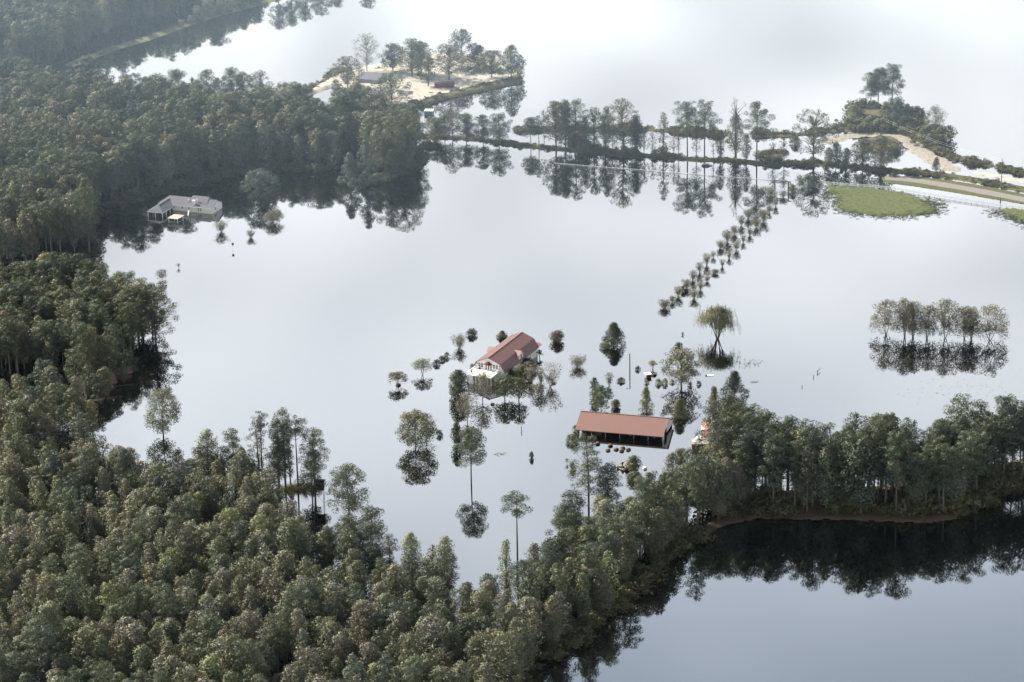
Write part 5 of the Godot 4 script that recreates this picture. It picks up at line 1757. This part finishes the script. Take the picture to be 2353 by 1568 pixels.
func lay_out_land() -> void:
	land("sand_island", "bare sandy island with dark near bank, trees and a red trailer on it", "island", [690, 223, 712, 206, 745, 188, 775, 172, 830, 158, 862, 149, 905, 139, 950, 130, 1000, 123, 1050, 121, 1100, 127, 1150, 139, 1185, 154, 1199, 172, 1197, 190, 1150, 199, 1100, 210, 1064, 218, 1010, 231, 985, 239, 950, 245, 915, 250, 885, 247, 862, 236, 840, 224, 815, 214, 790, 203, 770, 200, 745, 206, 722, 216], 1.1, 3.5, M.sand, 1.0, 0.22)
	land("island_bank", "grassy lip of ground along the near shore of the sand island", "bank", [935, 245, 985, 226, 1040, 212, 1064, 205, 1110, 196, 1150, 186, 1192, 172, 1200, 178, 1199, 191, 1150, 200.5, 1100, 211.5, 1064, 219.5, 1010, 232.5, 985, 240.5, 950, 247], 1.32, 2.2, M.dry_bank, 0.8, 0.25)
	strip("dike", "low green dike running out to the left of the sand island", [688, 222, 712, 204, 745, 186, 775, 168, 800, 158], 4.0, 0.6, M.verge)
	strip("far_dike", "narrow grassy dike between channel and bright lake", [166, 148, 200, 134, 257, 112, 330, 91, 400, 66, 431, 54, 487, 36, 540, 22, 592, 8, 660, -12, 740, -34, 850, -46], 7.5, 0.5, M.sod_ground)
	strip("thin_bank", "thin overgrown bank between the farm pond and the lake", [975, 313, 1020, 316, 1084, 318, 1140, 325, 1189, 332, 1240, 338, 1276, 341, 1330, 347, 1379, 352, 1440, 356, 1500, 359, 1560, 364, 1620, 368, 1669, 367, 1710, 372, 1752, 377, 1800, 374, 1840, 374, 1876, 374, 1920, 379, 1960, 384, 2000, 389, 2062, 394, 2124, 397, 2186, 406, 2269, 418, 2353, 436, 2420, 450], 7.0, 0.5, M.verge)
	strip("lake_bank", "second bank with hedge along the lake shore", [1200, 300, 1250, 301, 1330, 300, 1400, 300, 1478, 298, 1540, 301, 1600, 306, 1660, 313], 4.0, 0.5, M.dry_bank)
	strip("lake_bank", "bank leading up to the knoll beside the lake", [1739, 312, 1800, 312, 1850, 308, 1904, 303, 1950, 292], 4.5, 0.6, M.dry_bank)
	land("knoll", "overgrown knoll at the lake with three tall pines", "knoll", [1935, 300, 1948, 275, 1958, 255, 1985, 248, 2020, 243, 2060, 250, 2095, 262, 2120, 275, 2140, 295, 2150, 318, 2142, 338, 2120, 330, 2095, 316, 2060, 306, 2010, 304, 1970, 306], 1.6, 6.0, M.dry_bank, 1.0, 0.3)
	strip("lake_bank", "bank with scrub running right from the knoll", [2130, 315, 2136, 335, 2160, 350, 2207, 368, 2245, 376, 2275, 381], 4.0, 0.6, M.dry_bank)
	strip("lake_bank", "short bank at the right edge beside the far pole", [2296, 385, 2320, 391, 2353, 400, 2400, 410], 4.5, 0.6, M.dry_bank)
	strip("sand_road", "wet sandy track curving round the flooded bend", [1905, 325, 1930, 316, 1971, 309, 2010, 307, 2041, 311, 2075, 319, 2100, 332, 2118, 347, 2140, 364, 2165, 376, 2186, 388], 9.0, 0.16, M.wet_sand, 2.8)
	strip("sand_road", "dry sandy track leaving at the right edge", [2250, 398, 2290, 405, 2330, 413, 2380, 423], 5.0, 0.3, M.sand, 1.0)
	land("mound", "little scrubby mound inside the bend of the track", "mound", [1988, 332, 1996, 318, 2020, 312, 2050, 314, 2068, 324, 2060, 336, 2030, 342, 2005, 342], .6, 2.5, M.dry_bank, 0.8)
	land("mound", "scrubby patch of ground left of the open-crowned tree", "mound", [1742, 358, 1755, 348, 1785, 344, 1808, 346, 1812, 353, 1790, 360, 1760, 364], .5, 2.0, M.dry_bank, 0.8)
	land("road_verge", "grassy verge on both sides of the road", "verge", [2025, 409, 2060, 405, 2110, 407, 2160, 412, 2220, 421, 2290, 433, 2353, 446, 2420, 458, 2420, 482, 2353, 469, 2300, 461, 2240, 450, 2180, 441, 2120, 431, 2065, 424, 2035, 419], .42, 2.0, M.verge, 0.8, 0.06, 0.5)
	ribbon("road", "grey asphalt road running out of the flood to the right edge", "road", [2034, 411.5, 2070, 413, 2124, 420, 2186, 430, 2248, 441, 2300, 451, 2353, 461, 2430, 476], 6.0, 0.5, M.asphalt)
	land("lawn", "smooth green patch of lawn rising from the flood inside the fence", "lawn", [1911, 430, 1935, 428, 1990, 431, 2050, 438, 2095, 448, 2125, 460, 2146, 484, 2128, 491, 2090, 494, 2040, 495, 1990, 493, 1950, 486, 1925, 474, 1932, 458, 1915, 447], .22, 6.5, M.lawn, 0.5, 0.17, 2.4)
	land("lawn", "second green patch of lawn at the right edge below the fence", "lawn", [2300, 483, 2320, 478, 2353, 482, 2430, 492, 2430, 530, 2385, 518, 2345, 506, 2318, 496], .22, 6.5, M.lawn, 0.5, 0.17, 2.4)
	land("pond_shore", "brown leaf-strewn shore between the grove and the dark pond", "shore", [1590, 1235, 1655, 1211, 1700, 1199, 1745, 1192, 1800, 1191, 1850, 1195, 1900, 1195, 1960, 1195, 2020, 1198, 2080, 1202, 2140, 1201, 2190, 1194, 2216, 1185, 2245, 1160, 2270, 1140, 2290, 1130, 2330, 1129, 2380, 1131, 2440, 1132, 2440, 1085, 2290, 1085, 2150, 1100, 2000, 1120, 1860, 1125, 1760, 1130, 1690, 1160, 1640, 1195], .55, 2.5, M.litter, 1.0, 0.15, 0.6)
	var b1 := bush_mesh(M.brush)
	var b2 := bush_mesh(M.brush_dry)
	brush_line("scrub", "scrub covering the dike left of the sand island", [690, 221, 712, 205, 745, 187, 775, 169, 800, 160], 4.0, 1.1, 0.7, 1.5, b1)
	brush_line("scrub", "scrub on the narrow far dike", [166, 148, 200, 134, 257, 112, 330, 91, 431, 54, 487, 36, 592, 8, 700, -22], 4.5, 2.2, 0.4, 1.3, b2)
	brush_line("scrub", "scrub along the thin bank", [975, 313, 1084, 318, 1189, 332, 1276, 341, 1379, 352, 1500, 359, 1620, 367, 1669, 367, 1752, 377, 1876, 374, 1958, 384, 2062, 394, 2124, 397, 2186, 406, 2269, 418, 2353, 436, 2420, 450], 4.6, 1.45, 0.3, 0.95, b1)
	brush_line("scrub", "dry grassy scrub mixed along the thin bank", [975, 315, 1084, 320, 1189, 334, 1276, 343, 1379, 354, 1500, 361, 1620, 369, 1752, 379, 1876, 377, 1958, 386, 2062, 396, 2186, 408, 2269, 420, 2353, 438], 3.5, 1.2, 0.3, 0.9, b2)
	brush_line("scrub", "taller scrub in the middle of the thin bank", [1340, 346, 1390, 351, 1440, 354, 1480, 356, 1540, 361], 9.0, 1.9, 0.8, 2.2, b1)
	brush_line("scrub", "dark scrub from the open-crowned tree to the road", [1760, 378, 1830, 376, 1900, 379, 1960, 386, 2030, 393, 2100, 398], 8.0, 2.0, 0.5, 1.5, b1)
	brush_line("scrub", "hedge of scrub on the lake bank", [1190, 298, 1330, 299, 1478, 297, 1600, 305, 1662, 313], 4.5, 1.05, 0.7, 1.7, b2)
	brush_line("scrub", "hedge of scrub leading to the knoll", [1739, 311, 1850, 307, 1904, 302, 1950, 291], 4.0, 1.2, 0.8, 1.8, b2)
	brush_line("scrub", "scrub over the knoll", [1945, 296, 1990, 290, 2050, 296, 2110, 302, 2140, 325], 14.0, 1.8, 0.9, 2.4, b1, 1.2)
	brush_line("scrub", "upper scrub of the knoll", [1955, 262, 2000, 256, 2060, 258, 2110, 276], 9.0, 1.8, 0.9, 2.2, b1, 1.2)
	brush_line("scrub", "scrub on the bank right of the knoll", [2132, 318, 2137, 337, 2160, 350, 2207, 368, 2275, 381], 3.8, 1.1, 0.7, 1.7, b2)
	brush_line("scrub", "scrub at the right edge beside the far pole", [2296, 385, 2353, 399, 2400, 409], 4.5, 1.2, 0.8, 1.7, b1)
	brush_line("scrub", "scrub on the little mound inside the bend", [1992, 330, 2030, 325, 2064, 328], 6.0, 1.2, 0.6, 1.5, b2, .4)
	brush_line("scrub", "scrub on the patch left of the open-crowned tree", [1745, 357, 1780, 351, 1808, 350], 4.0, 1.1, 0.6, 1.4, b2, .3)
	brush_line("scrub", "grass and scrub on the island's near bank", [945, 243, 985, 232, 1064, 211, 1110, 202, 1150, 192, 1196, 181], 4.0, 1.0, 0.25, 0.75, b1, 1.2)
	brush_line("scrub", "low brush at the foot of the clump and cypresses", [800, 420, 850, 424, 900, 405, 960, 380, 985, 330], 5.0, 1.5, 0.8, 1.8, b1, .1)
	brush_line("scrub", "understory among the trunks of the tall grove", [1670, 1178, 1760, 1168, 1900, 1165, 2060, 1168, 2180, 1165, 2240, 1140, 2300, 1112, 2400, 1105], 11.0, 2.0, 1.6, 3.6, b1, .3)
	brush_line("scrub", "low brush at the waterline of the pond wood", [1190, 1590, 1300, 1475, 1380, 1422, 1430, 1373, 1500, 1304, 1545, 1266, 1610, 1234], 6.0, 2.2, 1.2, 2.6, b1, .2)
	brush_line("scrub", "brush at the waterline behind the white farmhouse", [215, 490, 350, 446, 452, 418, 592, 388, 760, 388], 8.0, 2.2, 1.2, 2.8, b1, .2)
	# grass and reeds
	var blade := Shape.new()
	blade.tinted = true
	for k in 12:
		var d := Vector3(rng.randfn() * 0.16, 0, rng.randfn() * 0.16)
		var top := d * 2.4 + Vector3(0, rng.randf_range(0.6, 1.0), 0)
		blade.quad(d, d + Vector3(0.05, 0, 0.02), top, top, Vector3(0, 0.6, 0.8), tone())
	var reed := blade.mesh(M.reed)
	var grass := blade.mesh(M.grass_blade)
	var clod := Shape.new()
	clod.tinted = true
	for k in 16:
		var d := Vector3(rng.randfn() * 0.3, 0, rng.randfn() * 0.3)
		var top := d * 1.3 + Vector3(0, rng.randf_range(0.16, 0.42), 0)
		var e := Vector3(rng.randfn(), 0, rng.randfn()).normalized() * 0.12
		clod.quad(d - e, d + e, top + e * 0.4, top - e * 0.4, Vector3(0, 0.9, 0.43), tone())
	var sod := clod.mesh(M.sod)
	for q in [["reeds", "thin reeds breaking the water below the birches", [2080, 905, 2180, 895, 2240, 898, 2310, 905], 22.0, 200, 0.42, reed], ["reeds", "reeds at the right edge below the birches", [2240, 930, 2380, 915], 22.0, 60, 0.4, reed], ["reeds", "bright reeds among the pine trunks of the stand", [640, 1132, 690, 1122, 716, 1130], 6.0, 150, 2.2, grass], ["reeds", "faint grass below the willow", [1705, 842, 1740, 832], 6.0, 70, 0.7, reed], ["tall_grass", "grass fringe of the green lawn patch", [1916, 434, 1924, 462, 1945, 484, 1990, 493, 2060, 495, 2120, 491, 2146, 484, 2120, 460, 2165, 474], 9.0, 1700, 0.8, sod], ["tall_grass", "uneven tufts scattered over the green lawn patch", [1945, 445, 2000, 455, 2060, 468, 2110, 476], 17.0, 1500, 0.55, sod], ["tall_grass", "grass fringe of the right lawn patch", [2290, 486, 2340, 505, 2400, 522], 8.0, 600, 0.8, sod]]:
		var places := []
		var tints := []
		var px: Array = q[2]
		for k in int(q[4]):
			var j := rng.randi_range(0, px.size() / 2 - 2)
			var p := at(px[j * 2], px[j * 2 + 1]).lerp(at(px[j * 2 + 2], px[j * 2 + 3]), rng.randf()) + Vector3(rng.randfn(), 0, rng.randfn()) * float(q[3]) * 0.33
			p.y = -0.1
			places.append(Transform3D(Basis(Vector3.UP, rng.randf() * TAU).scaled(Vector3.ONE * float(q[5]) * rng.randf_range(0.6, 1.3)), p))
			var u := rng.randf_range(0.7, 1.0)
			tints.append(Color(u, u, u))
		mass(q[0], q[1], "grass", q[6], places, tints)

# ---------------------------------------------------------------- sky
func sky_image() -> ImageTexture:
	var w := 512
	var h := 256
	var im := Image.create(w, h, false, Image.FORMAT_RGBF)
	var fn := FastNoiseLite.new()
	fn.seed = 77
	fn.frequency = 1.0
	fn.fractal_octaves = 5
	for j in h:
		var up := PI * (0.5 - (j + 0.5) / h)
		var el := rad_to_deg(up)
		for i in w:
			var round_ := TAU * (i + 0.5) / w
			var dir := Vector3(sin(round_) * cos(up), sin(up), -cos(round_) * cos(up))
			var low := 1.0 - smoothstep(SKY_LOW, SKY_HIGH, el)
			var lum := lerpf(SKY_TOP_L, SKY_LOW_L, low)
			var towards := cos(round_ - deg_to_rad(SUN_ROUND))
			lum *= 0.86 + 0.22 * towards
			var q := Vector3(dir.x, dir.y * 2.2, dir.z) / maxf(0.12, dir.y + 0.25)
			var cloud := fn.get_noise_3d(q.x * 5.2, q.y * 5.2, q.z * 5.2)
			lum *= 1.0 + cloud * lerpf(0.28, 0.75, 1.0 - smoothstep(15.0, 21.0, el))
			var tint := Color(0.80, 0.94, 1.16).lerp(Color(0.955, 0.985, 1.025).lerp(Color(1.0, 0.995, 0.985), 1.0 - smoothstep(14.0, 21.0, el)), clampf(low * 1.1 + cloud * 0.25, 0.0, 1.0))
			if el < 0.0:
				tint = Color(0.9, 0.93, 1.0)
				lum = SKY_LOW_L * 0.5
			im.set_pixel(i, j, Color(lum * tint.r, lum * tint.g, lum * tint.b))
	return ImageTexture.create_from_image(im)

const SKY_LOW := 14.0
const SKY_HIGH := 40.0
const SKY_LOW_L := 1.05
const SKY_TOP_L := 0.075

func _ready() -> void:
	# camera, sky, sun, exposure
	var cam := Camera3D.new()
	cam.name = "camera"
	cam.fov = rad_to_deg(2.0 * atan(784.0 / LENS))
	cam.near = 1.0
	cam.far = 9000.0
	eye = Vector3(0, EYE_HEIGHT, EYE_HEIGHT / tan(deg_to_rad(TILT)))
	eye_basis = Basis(Vector3.RIGHT, deg_to_rad(-TILT)) * Basis(Vector3.BACK, deg_to_rad(-ROLL))
	cam.transform = Transform3D(eye_basis, eye)
	add_child(cam)
	cam.current = true
	var env := Environment.new()
	env.background_mode = Environment.BG_SKY
	var sky := Sky.new()
	var pano := PanoramaSkyMaterial.new()
	pano.panorama = sky_image()
	sky.sky_material = pano
	env.sky = sky
	env.tonemap_mode = Environment.TONE_MAPPER_LINEAR
	env.tonemap_exposure = 2.5
	env.sdfgi_enabled = true
	env.ssao_enabled = true
	env.ssil_enabled = true
	env.fog_enabled = true
	env.fog_light_color = Color(0.74, 0.87, 1.0)
	env.fog_density = 0.000005
	var we := WorldEnvironment.new()
	we.name = "air"
	we.environment = env
	add_child(we)
	env.volumetric_fog_enabled = true
	env.volumetric_fog_density = 0.0
	var sun := DirectionalLight3D.new()
	sun.name = "sun"
	var sv := Vector3(sin(deg_to_rad(SUN_ROUND)) * cos(deg_to_rad(SUN_UP)), sin(deg_to_rad(SUN_UP)), -cos(deg_to_rad(SUN_ROUND)) * cos(deg_to_rad(SUN_UP)))
	sun.look_at_from_position(sv * 100.0, Vector3.ZERO)
	sun.light_energy = 1.6
	sun.light_color = Color(1.0, 0.95, 0.86)
	sun.light_angular_distance = 0.5
	sun.shadow_enabled = true
	add_child(sun)

	rng.seed = 20161
	noise_a.seed = 5
	noise_a.frequency = 0.01
	noise_a.fractal_octaves = 4
	make_materials()
	# the flood
	var wm := plain(.25, .258, .266, 0.03, 0.5)
	wm.metallic = 1.0
	var pm := PlaneMesh.new()
	pm.size = Vector2(9000, 9000)
	pm.material = wm
	var water := put("flood_water", pm, self, Transform3D(Basis.IDENTITY, Vector3(0, 0, -1500)))
	tag(water, "calm brown flood water mirroring bright sky and trees", "water", "", "structure")
	var pond_px := [2440, 1112, 2290, 1124, 2240, 1160, 2190, 1188, 2060, 1195, 1745, 1187, 1655, 1206, 1600, 1231, 1545, 1259, 1500, 1297, 1430, 1367, 1380, 1413, 1310, 1472, 1240, 1532, 1190, 1580, 1140, 1640, 1140, 1850, 2700, 1850, 2700, 1110]
	var pond_poly := ground_poly(pond_px)
	var ps := Shape.new()
	var tris := Geometry2D.triangulate_polygon(pond_poly)
	for k in range(0, tris.size(), 3):
		var q := []
		for j in 3:
			q.append(Vector3(pond_poly[tris[k + j]].x, 0.004, pond_poly[tris[k + j]].y))
		ps.tri(q[0], q[1], q[2], Vector3.UP)
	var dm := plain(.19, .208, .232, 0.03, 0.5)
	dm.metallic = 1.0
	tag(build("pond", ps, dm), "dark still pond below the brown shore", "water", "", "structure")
	lay_out_land()
	make_prototypes()
	lay_out_woods()
	plant_woods()
	red_house()
	barn()
	silo(1637, 1001, 3.75, 4.2, 960, "larger grain silo with ribbed pink conical roof behind the smaller one")
	silo(1627.6, 1017, 2.75, 3.6, 985, "smaller grain silo with pink conical roof in front")
	farmhouse()
	small_buildings()
	hunting_stand()
	plant_single_trees()
	gate_and_fences()
	poles()
	vehicles_and_clutter()
	# morning haze lying over the far woods and the lake
	var haze := FogVolume.new()
	haze.name = "haze"
	haze.size = Vector3(2400, 110, 1500)
	haze.position = Vector3(0, 55, -810)
	var hm := FogMaterial.new()
	hm.density = 0.00042
	hm.albedo = Color(0.78, 0.89, 1.0)
	haze.material = hm
	add_child(haze)
	tag(haze, "thin morning haze over the far woods and lake", "haze", "", "stuff")
